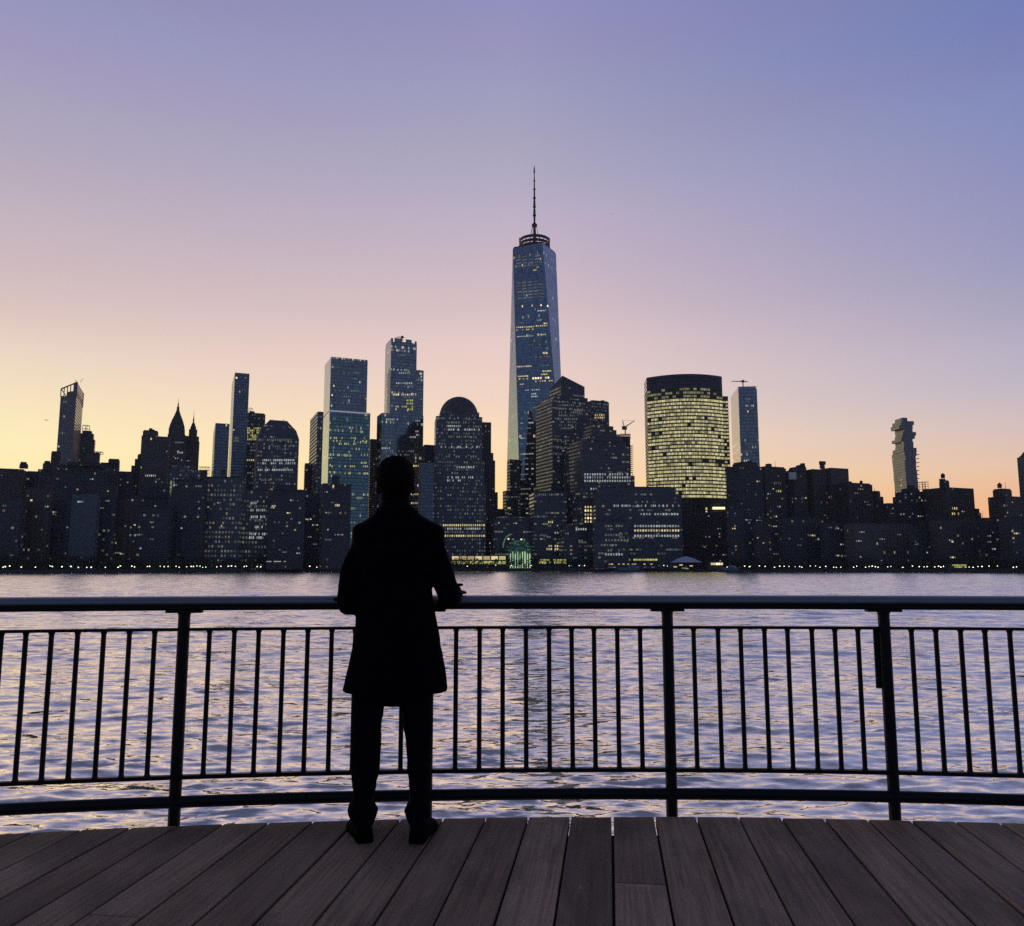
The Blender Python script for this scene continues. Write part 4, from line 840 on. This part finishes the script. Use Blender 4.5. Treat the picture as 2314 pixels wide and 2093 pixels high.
# --- trees along the far shore
def trees():
    rng = random.Random(2); m = MB(); px = -120.
    while px < 2440:
        if not (1380 < px < 1600):
            Y = shore_y(px) + rng.uniform(4, 14); X = (px - CXP) / 1842 * Y; h = rng.uniform(5, 12.5); r = rng.uniform(2.4, 5.)
            m.tube((X, Y, 2.5), (X, Y, 2.6 + h * .6), .25, .12, 4)
            for k in range(70):
                u = Vector((rng.gauss(0, 1), rng.gauss(0, 1), rng.gauss(0, 1))).normalized() * r * rng.uniform(.5, 1.) ; c = Vector((X + u.x, Y + u.y, 2.6 + h * .62 + u.z * h * .42 / r))
                a = Vector((rng.gauss(0, 1), rng.gauss(0, 1), rng.gauss(0, 1))).normalized(); b = a.orthogonal().normalized(); s = rng.uniform(.45, .95)
                m.face([c + a * s, c + b * s, c - a * s * .8, c - b * s])
        px += rng.uniform(7, 13)
    tag(m.build('shoreline_trees', M['tree']), 'dark line of trees along the far river bank', 'trees', None, 'stuff')
trees()
# --- lamps
def lamps():
    base = root('street_lamp', (0, 0, 0), 'small bright street lamp on the far promenade', 'street lamp', 'street lamps along the far waterfront')
    m = MB(); m.tube((0, 0, -5), (0, 0, -.3), .09, .07, 5); pole = m.build('pole', M['pole'], base)
    m = MB(); m.lathe((0, 0), [(.12, -.35), (.42, -.15), (.42, .15), (.1, .38)], 8); head = m.build('lamp_head', M['lamp'], base)
    hg = head.data.copy(); hg.materials.clear(); hg.materials.append(M['lampg'])
    rng = random.Random(1)
    xs = [7, 12, 22, 48, 80, 113, 118, 140, 160, 177, 196, 206, 238, 267, 272, 298, 304, 333, 338, 362, 371, 380, 398, 405, 422, 432, 437, 445, 452, 458, 465, 490, 499, 516, 523, 532, 552, 557, 581, 589, 613, 620, 644, 652, 676, 700, 716, 724, 733, 742, 749, 757,
          1010, 1056, 1120, 1156, 1200, 1286, 1309, 1321, 1360, 1366, 1500, 1508, 1643, 1660, 1683, 1693, 1695, 1716, 1729, 1750, 1762, 1772, 1783, 1797, 1807, 1812, 1831, 1843, 1853, 1866, 1884, 1890, 1900, 1929, 1936, 1956, 1964, 1971, 1978, 1984, 2006, 2013, 2040, 2062, 2077, 2088, 2095, 2112, 2121, 2126, 2132, 2190, 2199, 2210, 2219, 2235, 2254, 2290, 2297]
    for i, x in enumerate(xs):
        D = shore_y(x) + rng.uniform(1.5, 3.5); p = W(x, 1281 + rng.uniform(-2, 1.5) - (2 if 1000 < x < 1600 else 0), D)
        if i == 0: r, ps = base, (pole, head)
        else:
            r = base.copy(); COL.objects.link(r); ps = []
            for c in (pole, head):
                q = c.copy(); COL.objects.link(q); q.parent = r; ps.append(q)
            if rng.random() < .3: ps[1].data = hg; r['label'] = 'small greenish-white street lamp on the far promenade'
        s = rng.choice((.75, 1, 1, 1.25)); r.scale = (s, s, 1); r.location = (p.x, p.y, p.z)
lamps()
def bird(x, y, D, s, label, wing):
    c = W(x, y, D); rt = root('bird', c, label, 'bird'); m = MB()
    m.lathe((0, 0), [(.01, -.5), (.1, -.35), (.15, 0), (.1, .3), (.06, .42), (.01, .5)], 8)
    m.v = [(v[2] * s + c.x, v[1] * s + c.y, v[0] * s + c.z) for v in m.v]; m.build('body', M['bird'], rt)
    for k in (-1, 1):
        m = MB(); pts = [(-.12, 0, 0), (.18, 0, .02), (.12, k * .75, wing), (-.1, k * 1.0, wing * 1.1), (-.2, k * .5, wing * .5)]
        P = [Vector((c.x + (p[0] * .5 + p[1] * .75) * s, c.y + (p[1] * .5 - p[0]) * s, c.z + p[2] * s)) for p in pts]; dz = Vector((0, 0, .03 * s))
        m.face([p + dz for p in P]); m.face([p - dz for p in reversed(P)])
        for i in range(5): j = (i + 1) % 5; m.face([P[i] - dz, P[j] - dz, P[j] + dz, P[i] + dz])
        m.build('wing', M['bird'], rt)
bird(105, 950, 120, .33, 'small bird flying in the yellow sky at the far left', .35)
bird(1382, 485, 160, .22, 'tiny dark bird high in the sky right of the mast', .5)

# ---------------------------------------------------------------- boardwalk
EC = (0.567, -12.47); ER = 16.74; PSI = math.atan2(1376 - CXP, 1842)
def boardwalk():
    ud = Vector((math.sin(PSI), math.cos(PSI))); vd = Vector((math.cos(PSI), -math.sin(PSI)))
    g = ground(1384, 1845, DECK); s0 = Vector((g.x, g.y)).dot(vd); rng = random.Random(12); EcS, EcT = Vector(EC).dot(vd), Vector(EC).dot(ud)
    pit, gap = .2105, .0105
    m, t, b = newmat('weathered_planks'); K = t.links.new
    at = nd(t, 'ShaderNodeVertexColor', layer_name='tone'); oc = nd(t, 'ShaderNodeTexCoord')
    sepc = nd(t, 'ShaderNodeSeparateColor'); K(at.outputs[0], sepc.inputs[0])
    off = nd(t, 'ShaderNodeCombineXYZ'); K(math_(t, 'MULTIPLY', sepc.outputs[1], 37.), off.inputs[1]); K(math_(t, 'MULTIPLY', sepc.outputs[2], 11.), off.inputs[2])
    add = nd(t, 'ShaderNodeVectorMath', operation='ADD'); K(oc.outputs['Object'], add.inputs[0]); K(off.outputs[0], add.inputs[1])
    def noise(sx, sy, det, dist=0):
        mp = nd(t, 'ShaderNodeMapping'); mp.inputs['Scale'].default_value = (sx, sy, 5); K(add.outputs[0], mp.inputs[0])
        n = nd(t, 'ShaderNodeTexNoise'); n.inputs['Scale'].default_value = 1; n.inputs['Detail'].default_value = det; n.inputs['Distortion'].default_value = dist; K(mp.outputs[0], n.inputs['Vector']); return n.outputs[0]
    grain = noise(60, 1.6, 6, .6); blot = noise(5, 1.6, 4, .5); speck = noise(140, 120, 2); sand = noise(210, 150, 3)
    base = mixc(t, sepc.outputs[0], (.25, .14, .085), (.60, .385, .245))
    c1 = mixc(t, math_(t, 'MULTIPLY', math_(t, 'SUBTRACT', grain, .38, clamp=True), 4., clamp=True), mixc(t, .6, base, (.05, .03, .025)), base)
    c2 = mixc(t, math_(t, 'MULTIPLY', math_(t, 'SUBTRACT', blot, .35, clamp=True), 1.6, clamp=True), c1, mixc(t, .5, base, (.5, .38, .3)))
    fl = math_(t, 'GREATER_THAN', speck, .83); c3 = mixc(t, fl, c2, (.4, .36, .34))
    c4 = mixc(t, math_(t, 'MULTIPLY', math_(t, 'SUBTRACT', sand, .3, clamp=True), 1.6, clamp=True), c3, mixc(t, .75, c3, (.05, .035, .03)))
    stain = noise(2.2, .9, 6, 1.2); c4 = mixc(t, math_(t, 'MULTIPLY', math_(t, 'SUBTRACT', stain, .48, clamp=True), 5., clamp=True), c4, mixc(t, .55, c4, (.06, .045, .04)))
    scr = noise(26, 9, 3, .3); c4 = mixc(t, math_(t, 'GREATER_THAN', scr, .72), c4, mixc(t, .4, c4, (.45, .36, .3)))
    K(c4, b.inputs['Base Color']); b.inputs['Roughness'].default_value = .72; b.inputs['Specular IOR Level'].default_value = .3
    bp = nd(t, 'ShaderNodeBump'); bp.inputs['Strength'].default_value = .7; bp.inputs['Distance'].default_value = .003
    K(math_(t, 'ADD', grain, math_(t, 'MULTIPLY', sand, .35)), bp.inputs['Height']); K(bp.outputs[0], b.inputs['Normal'])
    me = bpy.data.meshes.new('boardwalk'); V, Fc, T = [], [], []
    def tend(s): return EcT + math.sqrt(max(.01, ER * ER - (s - EcS) ** 2))
    J = {}
    gq = ground(1440, 1996, DECK); J[int((Vector((gq.x, gq.y)).dot(vd) - s0) // pit)] = Vector((gq.x, gq.y)).dot(ud)
    gq = ground(288, 2072, DECK); J[int((Vector((gq.x, gq.y)).dot(vd) - s0) // pit)] = Vector((gq.x, gq.y)).dot(ud)
    for k in range(-34, 34):
        a, c_ = s0 + k * pit + gap / 2, s0 + (k + 1) * pit - gap / 2
        a += rng.uniform(-.0015, .0015); c_ += rng.uniform(-.0015, .0015)
        j = J.get(k, rng.uniform(-1.5, .6)); segs = [(-7, j - .002), (j + .002, None)]
        for t0, t1 in segs:
            dz = rng.uniform(-.0018, .0018); tone = (rng.random(), rng.random(), rng.random(), 1); e = rng.uniform(-.004, .006); n0 = len(V)
            ta, tb = (t1, t1) if t1 is not None else (tend(a) + e, tend(c_) + e); z = DECK + dz; ch = .004
            ring = [(a, t0), (c_, t0), (c_, tb), (a, ta)]; inn = [(a + ch, t0), (c_ - ch, t0), (c_ - ch, tb - ch * .6), (a + ch, ta - ch * .6)]
            V += [(x, y, z - .05) for x, y in ring] + [(x, y, z - ch * .8) for x, y in ring] + [(x, y, z) for x, y in inn]
            fs = [(0, 3, 2, 1)] + [(i, (i + 1) % 4, 4 + (i + 1) % 4, 4 + i) for i in range(4)] + [(4 + i, 4 + (i + 1) % 4, 8 + (i + 1) % 4, 8 + i) for i in range(4)] + [(8, 9, 10, 11)]
            Fc += [tuple(n0 + q for q in f) for f in fs]; T += [tone] * sum(len(f) for f in fs)
    me.from_pydata(V, [], Fc); ca = me.color_attributes.new('tone', 'FLOAT_COLOR', 'CORNER'); ca.data.foreach_set('color', [x for q in T for x in q]); me.materials.append(m)
    o = bpy.data.objects.new('boardwalk', me); o.rotation_euler = (0, 0, -PSI); COL.objects.link(o); tag(o, 'weathered grey-brown wooden boardwalk with curved edge', 'boardwalk', None, 'structure')
    # bearers under the planks, set back from the edge, and piles
    m = MB(); n = 40; r0 = ER - .10
    arc = [(EC[0] + r0 * math.sin(R(-24 + 48 * i / n)), EC[1] + r0 * math.cos(R(-24 + 48 * i / n))) for i in range(n + 1)]
    m.prism([(arc[0][0], -7), (arc[-1][0], -7)] + arc[::-1], DECK - .4, DECK - .058)
    tag(m.build('pier_frame', M['roof']), 'dark pier framing under the boardwalk', 'pier', None, 'structure')
boardwalk()
# ---------------------------------------------------------------- railing
RR_ = ER + .07
def rp(th, z, dr=0): return Vector((EC[0] + (RR_ + dr) * math.sin(th), EC[1] + (RR_ + dr) * math.cos(th), z))
def th_of(px, z):
    lo, hi = R(-16), R(16)
    for _ in range(40):
        md = (lo + hi) / 2
        if proj(rp(md, z))[0] < px: lo = md
        else: hi = md
    return lo
def z_of(px, py):
    th = th_of(px, DECK + .6); Y = rp(th, 0).y; return W(px, py, Y).z
def sweep(prof, t0, t1, n, m):
    rings = [[(EC[0] + (RR_ + x) * math.sin(t), EC[1] + (RR_ + x) * math.cos(t), z) for x, z in prof] for t in (t0 + (t1 - t0) * i / n for i in range(n + 1))]
    k = len(prof)
    for a, b in zip(rings, rings[1:]):
        for i in range(k): j = (i + 1) % k; m.face([a[i], b[i], b[j], a[j]])
    m.face(rings[0]); m.face(list(reversed(rings[-1])))
def circ(r, z, n=14, x=0): return [(x + r * math.cos(i * 2 * math.pi / n), z + r * math.sin(i * 2 * math.pi / n)) for i in range(n)]
def railing():
    c = rp(0, DECK); rt = root('railing', (0, 0, DECK), 'dark curved metal railing with round pipe rails along the boardwalk edge', 'railing')
    x = 1450
    zt, zb = z_of(x, 1345), z_of(x, 1376); zh = (zt + zb) / 2; T0, T1 = R(-15), R(15)
    # cap: flattened oval; below it a dark channel
    capz = z_of(x, 1361)
    m = MB(); pr = [(-.052, capz - .002), (-.0535, capz + .005)] + [(.05 * math.cos(t), capz + .006 + (zt - capz - .006) * math.sin(t)) for t in (math.pi * (1 - i / 12) for i in range(13))] + [(.0535, capz + .005), (.052, capz - .002)]
    sweep(pr[::-1], T0, T1, 140, m); m.build('handrail', M['cap'], rt, weld=True, smooth=False)
    m = MB(); sweep([(-.03, zb), (.03, zb), (.036, zb + .008), (.036, capz - .003), (-.036, capz - .003), (-.036, zb + .008)], T0, T1, 140, m); m.build('rail_channel', M['metal'], rt, weld=True)
    zu0, zu1 = z_of(x, 1421), z_of(x, 1414.5); zl0, zl1 = z_of(x, 1744), z_of(x, 1735)
    hw = .014
    m = MB(); sweep([(-hw, zu0), (hw, zu0), (hw, zu1), (-hw, zu1)], T0, T1, 120, m); m.build('upper_bar', M['metal'], rt)
    m = MB(); sweep([(-hw, zl0), (hw, zl0), (hw, zl1), (-hw, zl1)], T0, T1, 120, m); m.build('lower_bar', M['metal'], rt)
    za, zb2 = z_of(x, 1780.5), z_of(x, 1807); m = MB(); sweep(circ((za - zb2) / 2, (za + zb2) / 2, 16), T0, T1, 120, m); m.build('foot_pipe', M['metal'], rt, smooth=True, weld=True)
    posts = [(404, 1630), (966, 1630), (1513.5, 1630), (2010.5, 1630)]
    ths = [th_of(p[0], W(p[0], p[1], 4.3).z) for p in posts]
    print('POST ANGLES', [math.degrees(t) for t in ths])
    ths = [ths[0] - (ths[1] - ths[0])] + ths + [ths[-1] + (ths[-1] - ths[-2])]
    for t in ths:
        m = MB(); p = rp(t, 0); m.tube((p.x, p.y, DECK - .5), (p.x, p.y, zb + .002), .0295, None, 18, caps=True)
        m.lathe((p.x, p.y), [(.0295, zb - .03), (.031, zb - .018), (.036, zb - .012)], 18)
        po = m.build('post', M['metal'], rt, smooth=True)
        m = MB(); tw = .087 / RR_; n = 8
        R0, R1 = -.026, .026
        rings = [[(EC[0] + (RR_ + q) * math.sin(s), EC[1] + (RR_ + q) * math.cos(s), z) for q, z in ((R0, zb - .0125), (R1, zb - .0125), (R1, zb - .001), (R0, zb - .001))] for s in (t - tw + 2 * tw * i / n for i in range(n + 1))]
        for a, b in zip(rings, rings[1:]):
            for i in range(4): j = (i + 1) % 4; m.face([a[i], b[i], b[j], a[j]])
        m.face(rings[0]); m.face(list(reversed(rings[-1]))); m.build('flange', M['metal'], po)
    bays = [None, [474, 530, 585, 641, 696, 750, 803, 857, 910], [1031, 1084, 1136, 1188.5, 1240.5, 1291.5, 1342, 1394.5, 1446], [1567, 1622, 1673, 1727, 1779, 1834, 1886, 1938], [2059, 2114, 2170, 2225, 2281]]
    left = [3.5, 59, 117, 176, 235, 293, 350]
    allx = left + bays[1] + bays[2] + bays[3] + bays[4]
    bt = [th_of(x_, zu0) for x_ in allx]
    step = bt[1] - bt[0]; bt = [bt[0] - step * k for k in range(1, 12)] + bt + [bt[-1] + step * k for k in range(1, 12)]
    for t in bt:
        if any(abs(t - q) < .035 / RR_ for q in ths): continue
        m = MB(); p = rp(t, 0); m.lathe((p.x, p.y), [(.016, zl1 - .001), (.0125, zl1 + .012), (.0122, zu0 - .014), (.017, zu0 + .001)], 10); m.build('baluster', M['metal'], rt, smooth=True)
    t = ths[4]; p = rp(t - .040 / RR_, 0, .012); m = MB(); m.box((p.x, p.y), .013, .006, z_of(1985, 1556), zu0 - .001, -t); m.build('bracket_plate', M['metal'], rt)
railing()
# ---------------------------------------------------------------- person
def remesh(m, vox, smooth=3, it=.6):
    me = bpy.data.meshes.new('tmp'); me.from_pydata([tuple(v) for v in m.v], [], m.f)
    b = bmesh.new(); b.from_mesh(me); bmesh.ops.remove_doubles(b, verts=b.verts, dist=1e-5); bmesh.ops.recalc_face_normals(b, faces=b.faces); b.to_mesh(me); b.free()
    o = bpy.data.objects.new('tmp', me); COL.objects.link(o)
    r = o.modifiers.new('r', 'REMESH'); r.mode = 'VOXEL'; r.voxel_size = vox; s = o.modifiers.new('s', 'SMOOTH'); s.iterations = smooth; s.factor = it
    dg = bpy.context.evaluated_depsgraph_get(); out = bpy.data.meshes.new_from_object(o.evaluated_get(dg)); bpy.data.objects.remove(o); return out
def finish(me, name, mat, parent, disp=0, dscale=20):
    if disp:
        from mathutils import noise as nz
        n = len(me.vertices); co = np.empty(n * 3, np.float32); no = np.empty(n * 3, np.float32); me.vertices.foreach_get('co', co); me.vertex_normals.foreach_get('vector', no)
        co = co.reshape(-1, 3); no = no.reshape(-1, 3); k = np.array([nz.noise(Vector(c) * dscale) + .5 * nz.noise(Vector(c) * dscale * 2.3) for c in co]); co = co + no * (k * disp)[:, None]
        me.vertices.foreach_set('co', co.astype(np.float32).ravel()); me.update()
    me.transform(Matrix.Translation(-Vector(parent.location))); me.materials.clear(); me.materials.append(mat)
    me.polygons.foreach_set('use_smooth', [True] * len(me.polygons)); o = bpy.data.objects.new(name, me); o.parent = parent; COL.objects.link(o); return o
def loft(m, rws, n=28, ex=2.4):
    """rows (y, xl, xr, Yc, depth): rings whose outline at distance Yc spans xl..xr in the photo"""
    rings = []
    for y, xl, xr, Yc, dp in rws:
        A, B_ = W(xl, y, Yc), W(xr, y, Yc); cx, hw, z = (A.x + B_.x) / 2, (B_.x - A.x) / 2, (A.z + B_.z) / 2; rg = []
        for i in range(n):
            t = i * 2 * math.pi / n; c, s = math.cos(t), math.sin(t)
            rg.append((cx + hw * math.copysign(abs(c) ** (2 / ex), c), Yc + dp / 2 * math.copysign(abs(s) ** (2 / ex), s), z))
        rings.append(rg)
    for a, b in zip(rings, rings[1:]):
        for i in range(n): j = (i + 1) % n; m.face([a[j], a[i], b[i], b[j]])
    m.face(rings[0]); m.face(list(reversed(rings[-1])))
def chain(m, pts, n=14):
    """pts (Vector, radius): tapered tubes with ball joints"""
    for (p, r), (q, s) in zip(pts, pts[1:]): m.tube(p, q, r, s, n)
    for p, r in pts:
        rings = []
        for k in range(1, 8):
            f = math.pi * k / 8; rings.append([(p.x + r * math.sin(f) * math.cos(i * 2 * math.pi / n), p.y + r * math.sin(f) * math.sin(i * 2 * math.pi / n), p.z + r * math.cos(f)) for i in range(n)])
        for a, b in zip(rings, rings[1:]):
            for i in range(n): j = (i + 1) % n; m.face([a[j], a[i], b[i], b[j]])
        m.face(rings[0]); m.face(list(reversed(rings[-1])))
def person():
    Y = 4.0; rt = root('person', (W(890, 1900, Y).x, Y, DECK), 'man in a dark knee-length coat seen from behind, leaning on the railing', 'person')
    zr = z_of(1000, 1345)
    def pt(x, y, Yd): return W(x, y, Yd)
    # arms: shoulder, elbow, wrist, hand on the rail
    armL = [(pt(836, 1218, 4.0), .07), (pt(807, 1270, 4.0), .064), (pt(794, 1335, 3.98), .062), (pt(792, 1364, 3.98), .058), (pt(790, 1350, 4.13), .052), (pt(792, 1338, 4.26), .044)]
    armR = [(pt(964, 1216, 4.0), .072), (pt(986, 1262, 4.0), .06), (pt(1006, 1320, 3.98), .056), (pt(1016, 1350, 3.98), .054), (pt(1022, 1344, 4.13), .05), (pt(1024, 1336, 4.25), .043)]
    # body (skin): one continuous surface
    m = MB()
    loft(m, [(1036, 880, 908, 4.03, .10), (1046, 868, 921, 4.03, .155), (1062, 859, 930, 4.03, .185), (1080, 856, 932, 4.03, .195), (1098, 857, 931, 4.035, .19), (1112, 861, 927, 4.045, .175), (1124, 866, 922, 4.05, .15), (1134, 869, 919, 4.04, .13), (1150, 868, 921, 4.02, .13), (1172, 860, 930, 4.0, .14)], 28, 2.1)
    loft(m, [(1165, 850, 940, 4.0, .12), (1190, 830, 968, 4.0, .18), (1260, 826, 966, 4.0, .20), (1380, 840, 950, 4.0, .17), (1480, 830, 952, 4.0, .17), (1550, 822, 950, 4.0, .15)], 28)
    for s, cx in ((-1, 894 - 40), (1, 894 + 40)):      # ears
        e = pt(cx, 1106, 4.02); chain(m, [(e + Vector((0, 0, .018)), .009), (e + Vector((s * .003, .0, -.004)), .0095), (e + Vector((-s * .003, .004, -.022)), .007)], 10)
    f = pt(894, 1100, 4.125); chain(m, [(f + Vector((0, -.012, .03)), .009), (f + Vector((0, .012, 0)), .012)], 10)          # nose
    f = pt(894, 1114, 4.115); chain(m, [(f + Vector((-.018, -.006, 0)), .007), (f + Vector((0, 0, 0)), .009), (f + Vector((.018, -.006, 0)), .007)], 8)    # mouth
    for s in (-1, 1): e = pt(894, 1085, 4.115) + Vector((s * .031, -.008, 0)); chain(m, [(e, .012), (e + Vector((s * .004, -.004, 0)), .011)], 8)
    for arm in (armL, armR): chain(m, [(p, r * .72) for p, r in arm])
    for s, arm, kx in ((-1, armL, 791), (1, armR, 1023)):
        w = arm[-1][0]; palm = pt(kx, 1339, 4.33); palm.z = zr + .014
        chain(m, [(w, .027), (w.lerp(palm, .5), .026), (palm, .022)], 12)
        for q in (-1, 0, 1): chain(m, [(w.lerp(palm, .35) + Vector((q * .018, 0, 0)), .017), (palm + Vector((q * .021, .012, .0)), .014)], 10)
        out = Vector((1, 0, 0)) * s
        for k, ln in enumerate((.058, .068, .064, .05)):    # four fingers over the rail
            b = palm + out * (-.030 + k * .0205) + Vector((0, .02, .0)); k1 = b + Vector((out.x * .003 * k, .026, .004)); k2 = k1 + Vector((out.x * .002, ln * .42, -.014)); k3 = k2 + Vector((0, ln * .12, -.026))
            chain(m, [(b, .0095), (k1, .0092), (k2, .0085), (k3, .0075)], 9)
        b = palm + out * -.034 + Vector((0, -.03, -.004)) if s < 0 else palm + out * .036 + Vector((0, -.028, -.002))
        k1 = b + Vector(((.02 if s > 0 else .02), .02, .002)); k2 = k1 + Vector((.01, .022, -.002)); chain(m, [(b, .0115), (k1, .0105), (k2, .009)], 9)
    for pts in ([(838, 1530, 30), (829, 1700, 24), (824, 1800, 19), (824, 1868, 15)], [(938, 1530, 30), (946, 1700, 24), (945, 1800, 19), (942, 1868, 15)]):
        chain(m, [(pt(x, y, 4.0), r / FPX * 4.05) for x, y, r in pts])
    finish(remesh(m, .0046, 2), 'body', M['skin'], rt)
    # hair
    m = MB(); loft(m, [(1031.5, 886, 902, 4.02, .05), (1034, 877, 912, 4.02, .10), (1040, 868, 922, 4.02, .15), (1050, 859, 930, 4.015, .19), (1064, 852.5, 935.5, 4.01, .215), (1080, 850.5, 936.5, 4.005, .215), (1095, 851.5, 936, 4.0, .19), (1105, 858, 929.5, 3.995, .15), (1117, 863, 925, 3.99, .11), (1130, 864, 924, 3.99, .075), (1138, 867, 921, 3.99, .05)], 32, 2.15)
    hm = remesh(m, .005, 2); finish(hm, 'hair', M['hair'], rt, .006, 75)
    # coat: torso, skirt, sleeves and collar
    m = MB()
    loft(m, [(1132, 868, 921, 4.01, .15), (1142, 862, 929, 4.01, .165), (1154, 853, 941, 4.0, .18), (1166, 843, 955, 4.0, .20), (1176, 829, 972, 4.0, .22), (1184, 812, 992, 4.0, .235), (1192, 799, 1001, 4.0, .235), (1204, 795.5, 1005, 4.0, .24), (1222, 796, 1004, 4.0, .24), (1240, 802, 990, 4.0, .25),
             (1262, 806, 982, 4.0, .25), (1311, 806, 975, 4.0, .245), (1345, 806, 977, 4.0, .24), (1388, 806, 983, 4.0, .245), (1415, 803, 989.5, 4.0, .25), (1440, 799.5, 993.5, 4.0, .26), (1475, 795, 999, 4.0, .275), (1520, 784.5, 1006, 4.0, .29), (1556, 775, 1012, 4.0, .30), (1562, 776, 1010, 4.0, .30)], 40, 2.5)
    loft(m, [(1550, 790, 996, 3.99, .28), (1574, 806, 968, 3.93, .16)], 32, 2.2)
    chain(m, [(p, r) for p, r in armL], 18); chain(m, [(p, r) for p, r in armR], 18)
    for p, q, r in (((822, 1214), (814, 1236), .044), ((975, 1208), (985, 1232), .046)):
        chain(m, [(pt(*p, 4.0), r), (pt(*q, 4.0), r + .006)], 16)
    chain(m, [(pt(797, 1290, 3.99), .058), (pt(790, 1350, 3.99), .063), (pt(791, 1362, 4.0), .064)], 16)
    chain(m, [(pt(1018, 1345, 4.0), .055), (pt(1004, 1362, 4.05), .035), (pt(994, 1370, 4.1), .03)], 16)
    for p in ((762, 1355, 4.14), (1040, 1321, 4.04)):   # cuff straps
        c = pt(*p); chain(m, [(c + Vector((-.012, 0, 0)), .011), (c + Vector((.012, 0, 0)), .011)], 10)
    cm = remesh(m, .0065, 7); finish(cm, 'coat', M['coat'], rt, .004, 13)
    m = MB(); loft(m, [(1131, 868, 919, 4.0, .15), (1138, 862, 926, 4.0, .168), (1147, 856, 935, 3.995, .185), (1158, 848, 948, 3.99, .20)], 32, 2.2); finish(remesh(m, .005, 2), 'collar', M['coat'], rt, .002, 20)
    # trousers
    m = MB()
    loft(m, [(1520, 800, 972, 4.0, .22), (1560, 799, 974, 4.0, .21), (1590, 798, 972, 4.0, .2)], 28)
    loft(m, [(1560, 797, 878, 4.0, .19), (1594, 796, 869, 4.0, .185), (1629, 795, 862, 4.0, .18), (1714, 793, 859.5, 4.0, .17), (1750, 795, 854.5, 4.0, .16), (1785, 799, 847.5, 4.0, .145), (1806, 797, 841, 4.0, .14), (1816, 790, 845, 4.0, .145), (1829, 786, 854.5, 3.99, .155), (1842, 790, 852, 3.99, .15), (1857, 799, 844.5, 3.98, .13), (1868, 803, 842, 3.98, .12)], 28, 2.3)
    loft(m, [(1560, 903, 978, 4.0, .19), (1593, 907, 978, 4.0, .185), (1659, 915.5, 977, 4.0, .175), (1730, 921, 975, 4.0, .165), (1783, 926, 972, 4.0, .145), (1806, 927, 968, 4.0, .14), (1818, 919, 970, 4.0, .145), (1831, 914.5, 972, 3.99, .155), (1845, 919, 970, 3.99, .15), (1860, 926, 966, 3.98, .13), (1870, 928, 963, 3.98, .12)], 28, 2.3)
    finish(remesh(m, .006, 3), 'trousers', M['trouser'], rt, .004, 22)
    # shoes
    for hx, hy, tx, Yt in ((826, 1907, 797, 4.17), (940, 1909, 973, 4.15)):
        h = ground(hx, hy, DECK); tX = W(tx, 1880, Yt).x; d = Vector((tX - h.x, Yt - h.y)); Ln = .29; d.normalize(); nrm = Vector((d.y, -d.x)); m = MB(); rings = []
        for f, w, ht in ((0, .026, .05), (.03, .036, .085), (.12, .039, .105), (.28, .038, .11), (.42, .040, .085), (.55, .046, .065), (.72, .051, .055), (.86, .047, .045), (.96, .032, .036), (1, .012, .025)):
            c = Vector((h.x, h.y)) + d * Ln * f; rings.append([(c.x + nrm.x * x * w, c.y + nrm.y * x * w, DECK + .002 + z * ht) for x, z in ((-1, 0), (-1.04, .2), (-.93, .55), (-.6, .9), (0, 1), (.6, .9), (.93, .55), (1.04, .2), (1, 0))])
        for a, b in zip(rings, rings[1:]):
            for i in range(9): j = (i + 1) % 9; m.face([a[i], a[j], b[j], b[i]])
        m.face(list(reversed(rings[0]))); m.face(rings[-1]); m.build('shoe', M['shoe'], rt, smooth=True, weld=True)
person()
for nm, ws in EXTRA.items():
    rt = bpy.data.objects[nm]; mats = sorted({w[4] for w in ws}); m = MB()
    for p, a, w, h, mt in ws:
        ca, sa = math.cos(a), math.sin(a); n0 = len(m.f)
        m.prism([(p.x + x * ca - y * sa, p.y + x * sa + y * ca) for x, y in ((-w / 2, -.25), (w / 2, -.25), (w / 2, .3), (-w / 2, .3))], p.z - h / 2, p.z + h / 2)
        for k in range(n0, len(m.f)): m.mi[k] = mats.index(mt)
    tag(m.build('window_lights', [M[q] for q in mats], rt), None, None, None, 'stuff')
for o in bpy.data.objects:
    if '_n' in o: del o['_n']

# ---------------------------------------------------------------- haze over the river and the city
m = bpy.data.materials.new('haze'); m.use_nodes = True; t = m.node_tree; t.nodes.clear(); pv = nd(t, 'ShaderNodeVolumePrincipled'); pv.inputs['Color'].default_value = (.9, .88, .92, 1); pv.inputs['Density'].default_value = 4.5e-5; pv.inputs['Anisotropy'].default_value = .3
t.links.new(pv.outputs[0], nd(t, 'ShaderNodeOutputMaterial').inputs['Volume'])
mb = MB(); mb.box((0, 600), 1800, 1000, -3, 640); hz = mb.build('haze', m); tag(hz, 'thin dawn haze over the river and the city', 'haze', None, 'stuff')
